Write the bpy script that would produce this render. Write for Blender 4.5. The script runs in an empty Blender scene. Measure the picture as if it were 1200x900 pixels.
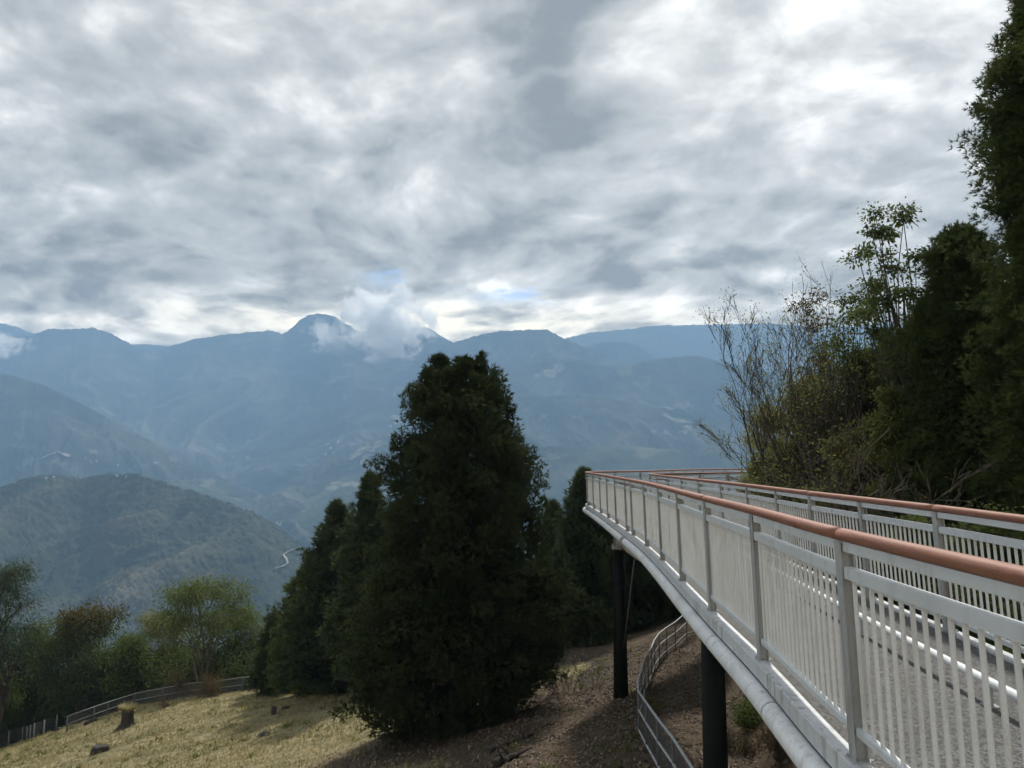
import bpy, bmesh, math, random
import numpy as np
from mathutils import Vector
from mathutils.bvhtree import BVHTree

R = math.radians
scene = bpy.context.scene
COL = scene.collection
PITCH = R(5.8)
CP, SP = math.cos(PITCH), math.sin(PITCH)

# ------------------------------------------------------------------ view maths (eye at the origin, looking along +Y)
def ray(px, py):
    a = (px-600)/900; b = -(py-450)/900
    return np.array((a, CP-b*SP, SP+b*CP))
def at(px, py, y):
    d = ray(px, py); return d*(y/d[1])

def unit(v): return v/(np.linalg.norm(v, axis=-1, keepdims=True)+1e-9)
# ------------------------------------------------------------------ numpy noise
def _h(ix, iy, seed):
    with np.errstate(over='ignore'):
        h = (ix.astype(np.int64)*374761393 + iy.astype(np.int64)*668265263 + seed*1442695041) & 0xffffffff
        h = ((h ^ (h >> 13))*1274126177) & 0xffffffff
        h = ((h ^ (h >> 15))*2246822519) & 0xffffffff
        h = h ^ (h >> 16)
    return (h & 0xffffff)/float(0xffffff)
def vn(x, y, seed=0):
    x = np.asarray(x, float); y = np.asarray(y, float)
    ix = np.floor(x); iy = np.floor(y); fx = x-ix; fy = y-iy
    u = fx*fx*fx*(fx*(fx*6-15)+10); v = fy*fy*fy*(fy*(fy*6-15)+10)
    a = _h(ix, iy, seed); b = _h(ix+1, iy, seed); c = _h(ix, iy+1, seed); d = _h(ix+1, iy+1, seed)
    return (a+(b-a)*u)*(1-v)+(c+(d-c)*u)*v
def fbm(x, y, o=4, seed=0, g=.5):
    s = 0; a = 1; t = 0
    for i in range(o):
        s = s+a*vn(x*2**i+i*17.3, y*2**i+i*9.1, seed+i); t += a; a *= g
    return s/t
def ridged(x, y, o=4, seed=0, g=.5):
    s = 0; a = 1; t = 0
    for i in range(o):
        s = s+a*(1-np.abs(2*vn(x*2**i+i*5.7, y*2**i+i*3.3, seed+i)-1)); t += a; a *= g
    return s/t

# ------------------------------------------------------------------ object helpers
def link(o, parent=None):
    COL.objects.link(o)
    if parent is not None: o.parent = parent
    return o
def tag(o, label=None, cat=None, group=None, kind=None):
    if label: o['label'] = label
    if cat: o['category'] = cat
    if group: o['group'] = group
    if kind: o['kind'] = kind
    return o
def empty(name, loc=(0, 0, 0), label=None, cat=None, group=None):
    o = bpy.data.objects.new(name, None); o.location = loc; o.empty_display_size = .2
    link(o); return tag(o, label, cat, group)
def npmesh(name, V, F, mats, parent=None, smooth=False, tint=None, mi=None):
    """V (n,3), F (m,k) with one k"""
    V = np.asarray(V, np.float32); F = np.asarray(F, np.int32)
    me = bpy.data.meshes.new(name)
    me.vertices.add(len(V)); me.vertices.foreach_set('co', V.ravel())
    k = F.shape[1]
    me.loops.add(F.size); me.loops.foreach_set('vertex_index', F.ravel())
    me.polygons.add(len(F))
    me.polygons.foreach_set('loop_start', np.arange(0, F.size, k, dtype=np.int32))
    me.polygons.foreach_set('loop_total', np.full(len(F), k, np.int32))
    if smooth: me.polygons.foreach_set('use_smooth', np.ones(len(F), bool))
    if mi is not None: me.polygons.foreach_set('material_index', np.asarray(mi, np.int32))
    if tint is not None:
        at_ = me.attributes.new('tint', 'FLOAT', 'POINT'); at_.data.foreach_set('value', np.asarray(tint, np.float32))
    me.update(calc_edges=True); me.validate()
    for m in (mats if isinstance(mats, (list, tuple)) else [mats]): me.materials.append(m)
    o = bpy.data.objects.new(name, me)
    return link(o, parent)

class MB:
    """collects quads/polys of boxes, sweeps and tubes, then links ONE mesh"""
    def __init__(s): s.v = []; s.f = []; s.sm = []
    def add(s, v, f, smooth=False):
        b = len(s.v); s.v += [tuple(map(float, p)) for p in v]
        s.f += [tuple(i+b for i in q) for q in f]; s.sm += [smooth]*len(f)
    def box(s, c, ax, ay, az):
        """centre and three half-axis vectors"""
        c, ax, ay, az = map(np.asarray, (c, ax, ay, az))
        v = [c+i*ax+j*ay+k*az for i in (-1, 1) for j in (-1, 1) for k in (-1, 1)]
        f = [(0, 1, 3, 2), (4, 6, 7, 5), (0, 4, 5, 1), (2, 3, 7, 6), (0, 2, 6, 4), (1, 5, 7, 3)]
        s.add(v, f)
    def tube(s, pts, rad, n=8, cap=True, smooth=True):
        pts = [np.asarray(p, float) for p in pts]
        if not hasattr(rad, '__len__'): rad = [rad]*len(pts)
        v = []; u = None
        for i, p in enumerate(pts):
            t = pts[min(i+1, len(pts)-1)]-pts[max(i-1, 0)]; t = t/(np.linalg.norm(t)+1e-9)
            if u is None:
                u = np.cross(t, (0, 0, 1) if abs(t[2]) < .9 else (1, 0, 0))
            u = u-t*np.dot(u, t); u = u/(np.linalg.norm(u)+1e-9); w = np.cross(t, u)
            for k in range(n):
                a = 2*math.pi*k/n; v.append(p+rad[i]*(math.cos(a)*u+math.sin(a)*w))
        f = []
        for i in range(len(pts)-1):
            for k in range(n):
                f.append((i*n+k, i*n+(k+1) % n, (i+1)*n+(k+1) % n, (i+1)*n+k))
        s.add(v, f, smooth)
        if cap:
            b = len(s.v)-len(v)
            s.f.append(tuple(b+k for k in range(n))[::-1]); s.sm.append(False)
            s.f.append(tuple(b+len(v)-n+k for k in range(n))); s.sm.append(False)
    def lathe(s, c, prof, n=20, axis=None, jit=None):
        """prof: [(r,z)] about the vertical through c"""
        v = []
        for (r, z) in prof:
            for k in range(n):
                a = 2*math.pi*k/n; rr = r*(1 if jit is None else jit(a, z))
                v.append((c[0]+rr*math.cos(a), c[1]+rr*math.sin(a), c[2]+z))
        f = []
        for i in range(len(prof)-1):
            for k in range(n): f.append((i*n+k, i*n+(k+1) % n, (i+1)*n+(k+1) % n, (i+1)*n+k))
        f.append(tuple(range(n))[::-1]); f.append(tuple((len(prof)-1)*n+k for k in range(n)))
        s.add(v, f, False)
    def build(s, name, mat, parent=None, bevel=0):
        me = bpy.data.meshes.new(name); me.from_pydata(s.v, [], s.f)
        me.polygons.foreach_set('use_smooth', np.array(s.sm, bool))
        me.materials.append(mat)
        bm = bmesh.new(); bm.from_mesh(me); bmesh.ops.recalc_face_normals(bm, faces=bm.faces); bm.to_mesh(me); bm.free()
        me.update()
        o = bpy.data.objects.new(name, me)
        if bevel:
            m = o.modifiers.new('bevel', 'BEVEL'); m.width = bevel; m.segments = 2; m.limit_method = 'ANGLE'
        return link(o, parent)

# ------------------------------------------------------------------ material helpers
class G:
    def __init__(s, tree): s.t = tree; s.t.nodes.clear()
    def n(s, typ, **kw):
        nd = s.t.nodes.new(typ)
        for k, v in kw.items():
            if k in ('inp',):
                for a, b in v.items(): s.set(nd, a, b)
            else: setattr(nd, k, v)
        return nd
    def set(s, nd, a, b):
        i = nd.inputs[a]
        if isinstance(b, bpy.types.NodeSocket): s.t.links.new(b, i)
        else: i.default_value = b
    def m(s, op, a, b=0., c=None, clamp=False):
        nd = s.t.nodes.new('ShaderNodeMath'); nd.operation = op; nd.use_clamp = clamp
        s.set(nd, 0, a); s.set(nd, 1, b)
        if c is not None: s.set(nd, 2, c)
        return nd.outputs[0]
    def vm(s, op, a, b=(0, 0, 0), out=0, scale=None):
        nd = s.t.nodes.new('ShaderNodeVectorMath'); nd.operation = op
        s.set(nd, 0, a)
        if op == 'SCALE': s.set(nd, 'Scale', scale)
        else: s.set(nd, 1, b)
        return nd.outputs[out]
    def noise(s, vec, scale=5, detail=4, rough=.5, dist=0, out='Fac', lac=2.):
        nd = s.t.nodes.new('ShaderNodeTexNoise')
        if vec is not None: s.set(nd, 'Vector', vec)
        s.set(nd, 'Scale', scale); s.set(nd, 'Detail', detail); s.set(nd, 'Roughness', rough); s.set(nd, 'Distortion', dist); s.set(nd, 'Lacunarity', lac)
        return nd.outputs[out]
    def mr(s, v, a, b, c=0., d=1., smooth=True):
        nd = s.t.nodes.new('ShaderNodeMapRange'); nd.interpolation_type = 'SMOOTHSTEP' if smooth else 'LINEAR'
        for k, x in enumerate((v, a, b, c, d)): s.set(nd, k, x)
        return nd.outputs[0]
    def mix(s, f, a, b, blend='MIX'):
        nd = s.t.nodes.new('ShaderNodeMix'); nd.data_type = 'RGBA'; nd.blend_type = blend
        s.set(nd, 0, f); s.set(nd, 6, a if isinstance(a, bpy.types.NodeSocket) else (*a, 1)); s.set(nd, 7, b if isinstance(b, bpy.types.NodeSocket) else (*b, 1))
        return nd.outputs[2]
    def comb(s, x, y, z):
        nd = s.t.nodes.new('ShaderNodeCombineXYZ'); s.set(nd, 0, x); s.set(nd, 1, y); s.set(nd, 2, z); return nd.outputs[0]
    def sep(s, v):
        nd = s.t.nodes.new('ShaderNodeSeparateXYZ'); s.set(nd, 0, v); return nd.outputs

def mat(name):
    m = bpy.data.materials.new(name); m.use_nodes = True; g = G(m.node_tree)
    out = g.n('ShaderNodeOutputMaterial'); b = g.n('ShaderNodeBsdfPrincipled')
    g.t.links.new(b.outputs[0], out.inputs[0])
    return m, g, b, out
def obj_co(g): return g.n('ShaderNodeTexCoord').outputs['Object']
def bump(g, b, h, strength=.3, dist=.02):
    nd = g.n('ShaderNodeBump'); g.set(nd, 'Height', h); g.set(nd, 'Strength', strength); g.set(nd, 'Distance', dist)
    g.t.links.new(nd.outputs[0], b.inputs['Normal'])

def m_paint(name, col, dirt, rough=.45, amount=.5, streak=True, metallic=0.):
    m, g, b, _ = mat(name); co = obj_co(g)
    n1 = g.noise(co, 2.2, 5, .6); st = g.vm('MULTIPLY', co, (14., 14., 1.4) if streak else (5., 5., 5.))
    n2 = g.noise(st, 1.0, 4, .65); n3 = g.noise(co, 38., 3, .6)
    f = g.m('MULTIPLY', g.mr(n2, .47, .75), amount); f = g.m('ADD', f, g.m('MULTIPLY', g.mr(n1, .45, .75), amount*.5), clamp=True)
    c = g.mix(f, col, dirt)
    c = g.mix(g.m('MULTIPLY', g.mr(n3, .6, .75), .25), c, dirt)
    n4 = g.noise(co, 6.5, 6, .7); c = g.mix(g.m('MULTIPLY', g.mr(n4, .66, .74), .55), c, (.17, .085, .04))
    g.set(b, 'Base Color', c); g.set(b, 'Roughness', g.mr(n1, .3, .7, rough-.1, rough+.15)); g.set(b, 'Metallic', metallic)
    bump(g, b, n3, .08, .004)
    return m
def m_foliage(name, ca, cb, trans=.25, rough=.55):
    m, g, b, out = mat(name)
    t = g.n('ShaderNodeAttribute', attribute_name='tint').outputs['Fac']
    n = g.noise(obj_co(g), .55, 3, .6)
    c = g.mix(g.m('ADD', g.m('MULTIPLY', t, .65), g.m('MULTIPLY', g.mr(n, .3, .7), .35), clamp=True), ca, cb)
    g.set(b, 'Base Color', c); g.set(b, 'Roughness', rough+.2); g.set(b, 'Specular IOR Level', .08)
    tr = g.n('ShaderNodeBsdfTranslucent'); g.set(tr, 'Color', g.mix(.30, c, (.16, .22, .04)))
    mx = g.n('ShaderNodeMixShader'); g.set(mx, 0, trans)
    g.t.links.new(b.outputs[0], mx.inputs[1]); g.t.links.new(tr.outputs[0], mx.inputs[2]); g.t.links.new(mx.outputs[0], out.inputs[0])
    return m
def m_bark(name, a, bcol, sc=6.):
    m, g, b, _ = mat(name); co = obj_co(g)
    n = g.noise(g.vm('MULTIPLY', co, (sc, sc, sc*.25)), 1.5, 5, .65)
    g.set(b, 'Base Color', g.mix(g.mr(n, .35, .7), a, bcol)); g.set(b, 'Roughness', .9); bump(g, b, n, .6, .03)
    return m

M = {}
M['white'] = m_paint('white_painted_steel', (.78, .80, .82), (.36, .35, .31), .45, .7)
M['rail_white'] = m_paint('rail_painted_steel', (.66, .69, .71), (.34, .35, .34), .45, .5)
M['galv'] = m_paint('galvanised_steel', (.40, .415, .42), (.19, .185, .165), .5, .8)
M['bar'] = m_paint('baluster_steel', (.72, .74, .74), (.38, .37, .34), .5, .55)
M['kerb'] = m_paint('streaked_kerb_steel', (.60, .62, .64), (.27, .265, .24), .5, .9)
M['band'] = m_paint('weathered_band_steel', (.45, .46, .46), (.2, .19, .17), .5, .8)
M['pillar'] = m_paint('dark_green_steel', (.0075, .011, .0105), (.02, .02, .017), .55, .35)
_p = M['pillar'].node_tree.nodes['Principled BSDF']; _p.inputs['Specular IOR Level'].default_value = .12
M['girder'] = m_paint('weathered_girder_paint', (.50, .49, .45), (.26, .24, .20), .55, .7)
M['fence'] = m_paint('fence_galvanised', (.42, .44, .45), (.22, .22, .21), .5, .4)
M['fence_mid'] = m_paint('fence_grey_wood', (.20, .205, .21), (.11, .11, .105), .6, .5)
M['fence_dark'] = m_paint('fence_post_dark', (.10, .105, .11), (.05, .05, .05), .6, .4)

def m_handrail():
    m, g, b, _ = mat('red_brown_composite'); co = obj_co(g)
    n = g.noise(g.vm('MULTIPLY', co, (40., 3., 40.)), 1., 5, .65); n2 = g.noise(co, 60., 3, .6)
    c = g.mix(g.mr(n, .3, .72), (.225, .088, .054), (.31, .142, .094)); c = g.mix(g.m('MULTIPLY', g.mr(n2, .5, .8), .35), c, (.44, .29, .23))
    g.set(b, 'Base Color', c); g.set(b, 'Roughness', .62); g.set(b, 'Specular IOR Level', .35); bump(g, b, g.m('ADD', n, n2), .25, .003)
    return m
M['handrail'] = m_handrail()

def m_deck():
    m, g, b, _ = mat('washed_aggregate_concrete'); co = obj_co(g)
    vo = g.n('ShaderNodeTexVoronoi'); g.set(vo, 'Vector', co); g.set(vo, 'Scale', 70.)
    cs = g.sep(vo.outputs['Color'])[0]
    n = g.noise(co, 1.1, 4, .6); n2 = g.noise(co, 26., 4, .7)
    c = g.mix(g.mr(cs, .15, .95), (.032, .031, .029), (.165, .16, .152))
    c = g.mix(g.m('MULTIPLY', g.mr(n, .35, .7), .45), c, (.062, .06, .056))
    c = g.mix(g.m('MULTIPLY', g.mr(n2, .58, .72), .5), c, (.26, .252, .243))
    g.set(b, 'Base Color', c); g.set(b, 'Roughness', .85); bump(g, b, g.m('ADD', vo.outputs['Distance'], n2), .5, .006)
    return m
M['deck'] = m_deck()

def m_ground():
    m, g, b, _ = mat('hillside_ground'); co = obj_co(g)
    mask = g.n('ShaderNodeAttribute', attribute_name='tint').outputs['Fac']       # 1 = bare earth
    n1 = g.noise(co, .35, 5, .62); n2 = g.noise(co, 2.4, 5, .65); n3 = g.noise(co, 13., 5, .7); n4 = g.noise(g.vm('MULTIPLY', co, (3., 9., 5.)), 3., 4, .7)
    # dry meadow
    gr = g.mix(g.mr(n2, .35, .68), (.21, .18, .095), (.38, .32, .185))
    gr = g.mix(g.m('MULTIPLY', g.mr(n1, .46, .66), .7), gr, (.13, .135, .06))
    gr = g.mix(g.m('MULTIPLY', g.mr(n4, .45, .75), .6), gr, (.46, .40, .26))
    gr = g.mix(g.m('MULTIPLY', g.mr(n3, .55, .75), .5), gr, (.09, .075, .04))
    # earth with dead litter
    e = g.mix(g.mr(n2, .3, .72), (.078, .058, .040), (.155, .116, .080))
    e = g.mix(g.m('MULTIPLY', g.mr(n1, .45, .7), .6), e, (.075, .062, .042))
    e = g.mix(g.mr(n3, .56, .70), e, (.32, .25, .175))
    e = g.mix(g.m('MULTIPLY', g.mr(n4, .58, .8), .8), e, (.055, .044, .032))
    k = g.mr(g.m('ADD', mask, g.m('MULTIPLY', g.m('SUBTRACT', n2, .5), .9)), .35, .65)
    g.set(b, 'Base Color', g.mix(k, gr, e)); g.set(b, 'Roughness', .95); g.set(b, 'Specular IOR Level', .15)
    bump(g, b, g.m('ADD', g.m('MULTIPLY', n3, .6), g.m('ADD', n2, n4)), .8, .12)
    return m
M['ground'] = m_ground()

def m_mountain(name, ca, cb, cc, s, bare=.0, crest_light=(.15, .14, .10)):
    m, g, b, _ = mat(name); co = obj_co(g)
    n1 = g.noise(co, s, 6, .6); n2 = g.noise(co, s*7, 5, .65); n3 = g.noise(co, s*45, 3, .6); n4 = g.noise(co, s*2.6, 4, .6)
    c = g.mix(g.mr(n1, .35, .68), ca, cb); c = g.mix(g.mr(n2, .45, .75), c, cc)
    c = g.mix(g.m('MULTIPLY', g.mr(n3, .5, .75), .5), c, cb)
    t = g.n('ShaderNodeAttribute', attribute_name='tint').outputs['Fac']; c = g.mix(g.m('MULTIPLY', g.m('MULTIPLY', t, t), .75), c, crest_light)  # spur crests mixed paler: sunlit relief painted into the base colour
    if bare: c = g.mix(g.m('MULTIPLY', g.mr(g.m('ADD', n4, g.m('MULTIPLY', n2, .35)), .76, .86), bare), c, (.30, .29, .20))
    g.set(b, 'Base Color', c); g.set(b, 'Roughness', 1.); g.set(b, 'Specular IOR Level', 0.)
    return m

M['bark'] = m_bark('brown_bark', (.035, .024, .017), (.09, .068, .05))
M['bark_grey'] = m_bark('grey_bark', (.07, .06, .05), (.19, .17, .145))
M['bark_dark'] = m_bark('dark_twig_bark', (.03, .025, .022), (.085, .072, .06))
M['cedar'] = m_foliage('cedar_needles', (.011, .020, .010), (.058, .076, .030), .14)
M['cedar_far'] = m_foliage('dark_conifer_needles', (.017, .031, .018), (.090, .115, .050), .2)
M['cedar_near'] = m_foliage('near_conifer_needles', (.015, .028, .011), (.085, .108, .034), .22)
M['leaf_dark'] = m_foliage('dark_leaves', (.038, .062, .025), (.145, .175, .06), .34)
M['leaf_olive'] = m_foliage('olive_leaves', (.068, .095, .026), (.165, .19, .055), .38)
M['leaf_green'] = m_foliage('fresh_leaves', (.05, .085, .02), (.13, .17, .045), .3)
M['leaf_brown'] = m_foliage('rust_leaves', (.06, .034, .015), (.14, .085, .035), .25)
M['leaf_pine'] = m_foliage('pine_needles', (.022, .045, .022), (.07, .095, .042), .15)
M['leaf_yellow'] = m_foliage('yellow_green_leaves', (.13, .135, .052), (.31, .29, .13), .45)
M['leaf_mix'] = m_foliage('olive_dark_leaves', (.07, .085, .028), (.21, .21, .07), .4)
M['straw'] = m_foliage('straw_grass', (.26, .22, .11), (.54, .46, .255), .3)

# ------------------------------------------------------------------ near ground
def gz(X, Y):
    X = np.asarray(X, float); Y = np.asarray(Y, float)
    xf = np.interp(Y, [-20, 10, 13, 16.5, 21, 25, 29, 35, 40, 60, 120], [2.8, 2.9, 2.95, 3.03, 3.3, 4.0, 5., 7., 9.3, 16, 30])
    yc = np.interp(X, [-95, -45, -41, -18, -10, 3, 9, 20, 70], [88, 73, 71, 60, 47, 43, 50, 62, 90])
    Xe = np.minimum(X, xf)
    z = -4.77+.23*Xe-.148*Y
    d = np.maximum(X-xf, 0)
    bank = np.where(d < 2.2, .06*d, .13+.85*(d-2.2))
    top = -2.35-.02*Y+.10*np.maximum(X-9, 0)
    zb = z+bank
    k = 1.2
    zb = -np.log(np.exp(-np.clip(zb, -60, 10)*k)+np.exp(-np.clip(top, -60, 10)*k))/k
    z = np.where(d > 0, np.where(d < 2.2, z+bank, np.maximum(zb, z)), z)
    t = np.clip((Y-42)/22, 0, 1); z = z+1.35*np.exp(-((X+30)/13)**2)*t*t*(3-2*t)
    s = np.maximum(Y-yc, 0)
    z = z-np.where(s < 14, .016*s*s, .016*196+.45*(s-14))
    # knoll the photographer stands on
    r = np.hypot(np.maximum(np.abs(X-1)-2.0, 0), np.maximum(Y+.2, 0)*.95)
    z = np.maximum(z, -1.72-np.where(r < .3, 0, .95*(r-.3)))
    z = z+(fbm(X*.25, Y*.25, 4, 3)-.5)*.55*np.clip((Y-6)/6, 0, 1)+(fbm(X*1.3, Y*1.3, 3, 8)-.5)*.16*np.clip((Y-6)/6, 0, 1)
    return z
def earth(X, Y):
    X = np.asarray(X, float); Y = np.asarray(Y, float)
    # bare earth to the right of the big tree and along the path; grass elsewhere
    e = 1/(1+np.exp(-(X-(-1.2-.055*(Y-20))+(fbm(X*.3, Y*.3, 3, 40)-.5)*5)*1.1))
    strip = np.exp(-((Y-(36+.2*X))/4.5)**2)*(X < 3.5)
    e = e*(1-.75*strip)
    # under the tree: needle litter
    e = np.maximum(e, 1.15*np.exp(-(((X+2.4)/4.6)**2+((Y-27.5)/3.6)**2)))
    e = np.maximum(e, .55*np.exp(-(((X+11)/4)**2+((Y-46)/4)**2)))
    return e
xs = np.arange(-92, 72, .45); ys = np.arange(-18, 116, .45)
XX, YY = np.meshgrid(xs, ys); ZZ = gz(XX, YY)
nx, ny = len(xs), len(ys)
idx = np.arange(nx*ny).reshape(ny, nx)
gF = np.stack([idx[:-1, :-1], idx[:-1, 1:], idx[1:, 1:], idx[1:, :-1]], -1).reshape(-1, 4)
gV = np.stack([XX, YY, ZZ], -1).reshape(-1, 3)
tag(npmesh('ground', gV, gF, M['ground'], smooth=True, tint=earth(XX, YY).ravel()), 'dry meadow and bare brown hillside under the walkway', kind='structure')
def gzf(x, y): return float(gz(np.array([x]), np.array([y]))[0])
def ground_hit(px, py, d0=8., d1=110.):
    d = ray(px, py); t = np.linspace(d0, d1, 1400)/d[1]
    P = d[None]*t[:, None]; below = P[:, 2] < gz(P[:, 0], P[:, 1])
    return P[np.argmax(below)] if below.any() else P[-1]

# ------------------------------------------------------------------ far terrain
FOOT = -430.
def valley():
    th = np.linspace(0, 2*math.pi, 181)[:-1]; r = np.concatenate([np.linspace(60, 800, 40), np.geomspace(860, 9000, 40)])
    T, Rr = np.meshgrid(th, r); X = Rr*np.cos(T); Y = Rr*np.sin(T)
    Z = np.where(Rr < 850, -75-.47*(Rr-60), FOOT+14)+(fbm(X/260, Y/260, 4, 70)-.5)*np.clip(Rr/8, 0, 60)
    n = len(th); i = np.arange(len(r)*n).reshape(len(r), n); j = np.roll(i, -1, 1)
    F = np.stack([i[:-1], j[:-1], j[1:], i[1:]], -1).reshape(-1, 4)
    V = np.stack([X, Y, Z], -1).reshape(-1, 3)
    return tag(npmesh('valley_terrain', V, F, MM['mid'], smooth=True), 'forested valley floor far below the meadow', kind='structure')
MM = {
 'far': m_mountain('far_range_hazed', (.10, .125, .115), (.16, .175, .155), (.13, .145, .13), .0006),  # raised albedo: extra haze paleness put into the colour
 'mid': m_mountain('slope_forest', (.014, .024, .014), (.100, .112, .066), (.045, .058, .030), .0016, .35),
 'farm': m_mountain('slope_forest_with_fields', (.018, .028, .016), (.125, .135, .085), (.06, .072, .04), .0019, .7),
 'near': m_mountain('hill_forest', (.020, .031, .020), (.075, .083, .054), (.048, .058, .036), .006, .12)}
SURF = []
def ridge(name, label, sil, dist, matk, ncol=700, nrow=180, rfoot=.62, spur=90., sk=14., shear=2., seed=1, rough=6., rs=70., foot=FOOT, back=.25, conc=1.5, canopy=0.):
    px = np.array([p[0] for p in sil], float); py = np.array([p[1] for p in sil], float)
    c = np.linspace(px[0], px[-1], ncol); h = np.interp(c, px, py)
    # soften the hand-read polyline
    kw = max(3, int(ncol/ (px[-1]-px[0])*5)); ker = np.hanning(kw+2)[1:-1]; ker /= ker.sum()
    h = np.convolve(np.pad(h, kw, mode='edge'), ker, 'same')[kw:-kw]
    rc = np.interp(c, [q[0] for q in dist], [q[1] for q in dist])
    d = np.stack([ray(a, b) for a, b in zip(c, h)]); P = d*(rc/d[:, 1])[:, None]
    t = np.concatenate([np.linspace(0, 1, nrow), 1+np.linspace(0, back, 24)[1:]])
    Tt, C = np.meshgrid(t, np.arange(ncol), indexing='ij')
    rfo = rc*rfoot
    Y = rfo[None]+(rc-rfo)[None]*Tt
    kx = P[:, 0]/P[:, 1]
    X = kx[None]*Y
    tt = np.minimum(Tt, 1); over = np.maximum(Tt-1, 0)
    prof = .55*tt+.45*tt**(conc+1)
    Z = foot+(P[:, 2]-foot)[None]*prof-over*(rc-rfo)[None]*.6
    env = np.clip(tt, 0, 1)**.6*np.clip((1-tt)/.35, 0, 1)**.8
    wob = (fbm(kx[None]*sk*.5+Tt, Tt*2, 2, seed+5)-.5)*1.6
    sp = ridged(kx[None]*sk+shear*(1-Tt)+wob, Tt*1.6+wob*.5, 5, seed, .48)
    Z = Z+spur*env*(sp-.62)*3.6
    fine = (fbm(X/rs, Y/rs, 4, seed+20)-.5)*2*rough
    Z = Z+fine*np.where(Tt < 1, .35+.65*np.clip((1-tt)/.1, 0, 1), .35)
    Z = Z+(fbm(kx[None]*260+0*Tt, Tt*0, 3, seed+44)-.5)*rc[None]*.0028*np.clip((tt-.8)/.2, 0, 1)
    if canopy:
        cx, cy = X/11., Y/11.
        Z = Z+canopy*(.6*(1-np.abs(2*vn(cx, cy, seed+31)-1))+.4*vn(cx*2.3, cy*2.3, seed+32))
    i = np.arange(len(t)*ncol).reshape(len(t), ncol)
    F = np.stack([i[:-1, :-1], i[:-1, 1:], i[1:, 1:], i[1:, :-1]], -1).reshape(-1, 4)
    V = np.stack([X, Y, Z], -1).reshape(-1, 3)
    dry = np.clip((sp-.5)*2.2+(fbm(X/(rs*3), Y/(rs*3), 3, seed+60)-.5)*.8, 0, 1)*np.clip((1.02-tt)/.2, .3, 1)  # brown grass tone along spur crests, doubles as painted sunlit relief
    o = npmesh(name, V, F, MM[matk], smooth=True, tint=dry.ravel())
    SURF.append((V, F, o))
    return tag(o, label, kind='structure')
valley()
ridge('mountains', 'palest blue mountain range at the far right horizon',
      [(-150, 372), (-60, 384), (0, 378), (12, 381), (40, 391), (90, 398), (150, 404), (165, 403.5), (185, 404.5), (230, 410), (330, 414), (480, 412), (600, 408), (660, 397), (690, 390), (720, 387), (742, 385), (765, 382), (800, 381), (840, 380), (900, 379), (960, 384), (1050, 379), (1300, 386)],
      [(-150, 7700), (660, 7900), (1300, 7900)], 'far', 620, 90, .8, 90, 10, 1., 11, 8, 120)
ridge('mountains', 'main dark blue mountain range with the pointed peak',
      [(-150, 400), (-40, 388), (0, 396), (37, 392), (60, 385), (79, 386), (109, 384), (127, 389), (150, 402), (165, 410), (182, 413), (195, 407), (225, 398), (262, 392), (280, 390), (296, 389), (317, 387), (330, 391), (340, 386), (352, 375), (362, 369.5), (371, 367.5), (382, 368.5), (392, 371), (403, 378), (420, 388), (450, 391), (475, 389), (484, 383), (503, 384), (513, 391), (530, 401), (545, 397), (563, 392), (587, 388), (613, 387), (640, 385.5), (650, 391), (663, 397), (687, 407), (713, 417), (733, 426), (760, 436), (800, 450), (900, 480)],
      [(-150, 6300), (180, 6700), (369, 6900), (500, 6400), (640, 5700), (900, 5600)], 'mid', 1100, 260, .55, 150, 9, 2.2, 23, 9, 120)
ridge('mountains', 'rounded blue hill behind the right shoulder of the main range',
      [(640, 445), (663, 420), (680, 408), (700, 402), (713, 400.5), (733, 400.5), (747, 404), (758, 412), (775, 424), (800, 440)],
      [(640, 6700), (800, 6700)], 'mid', 240, 120, .8, 50, 9, 2., 29, 8, 120)
ridge('mountains', 'broad blue mountain flank running behind the bare shrub at right',
      [(640, 470), (690, 450), (720, 433), (750, 424), (780, 419), (805, 416.5), (822, 417), (845, 424), (900, 436), (1000, 420), (1100, 430), (1300, 410)],
      [(640, 5000), (1300, 5200)], 'mid', 600, 200, .6, 110, 9, -1.5, 37, 8, 110)
ridge('mountains', 'long left mountainside sloping down to the gorge',
      [(-150, 400), (-40, 425), (0, 437), (30, 444), (56, 452), (84, 468), (112, 482), (140, 497), (169, 512), (200, 530), (225, 543), (262, 561), (300, 588), (330, 612), (360, 640)],
      [(-150, 4300), (360, 3800)], 'mid', 620, 220, .58, 95, 12, 1.8, 47, 7, 80)
ridge('mountains', 'terraced farm slope with pale fields below the cloud',
      [(210, 612), (240, 588), (262, 568), (300, 543), (330, 525), (360, 512), (385, 501), (413, 487), (440, 475), (470, 462), (495, 451), (540, 438), (600, 425), (680, 421), (760, 440), (840, 462)],
      [(210, 4500), (500, 5200), (840, 5000)], 'farm', 620, 220, .6, 95, 12, -2.4, 53, 7, 80)
ridge('mountains', 'lower farm spur left of the big cedar',
      [(235, 640), (270, 604), (310, 583), (350, 556), (380, 540), (410, 526), (440, 513), (470, 501), (520, 482), (600, 465), (680, 462), (760, 474), (840, 486), (1000, 500)],
      [(235, 3700), (600, 4300), (1000, 4300)], 'farm', 620, 220, .6, 85, 13, -2.4, 59, 6, 70)
ridge('mountains', 'nearest blue slope low in the valley behind the big cedar',
      [(230, 680), (270, 640), (310, 616), (350, 600), (390, 583), (430, 566), (480, 548), (540, 533), (600, 525), (660, 522), (740, 524), (840, 530), (1000, 536), (1300, 536)],
      [(230, 3000), (600, 3500), (1300, 3400)], 'mid', 620, 200, .55, 55, 10, -2.6, 61, 10, 60)
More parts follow.
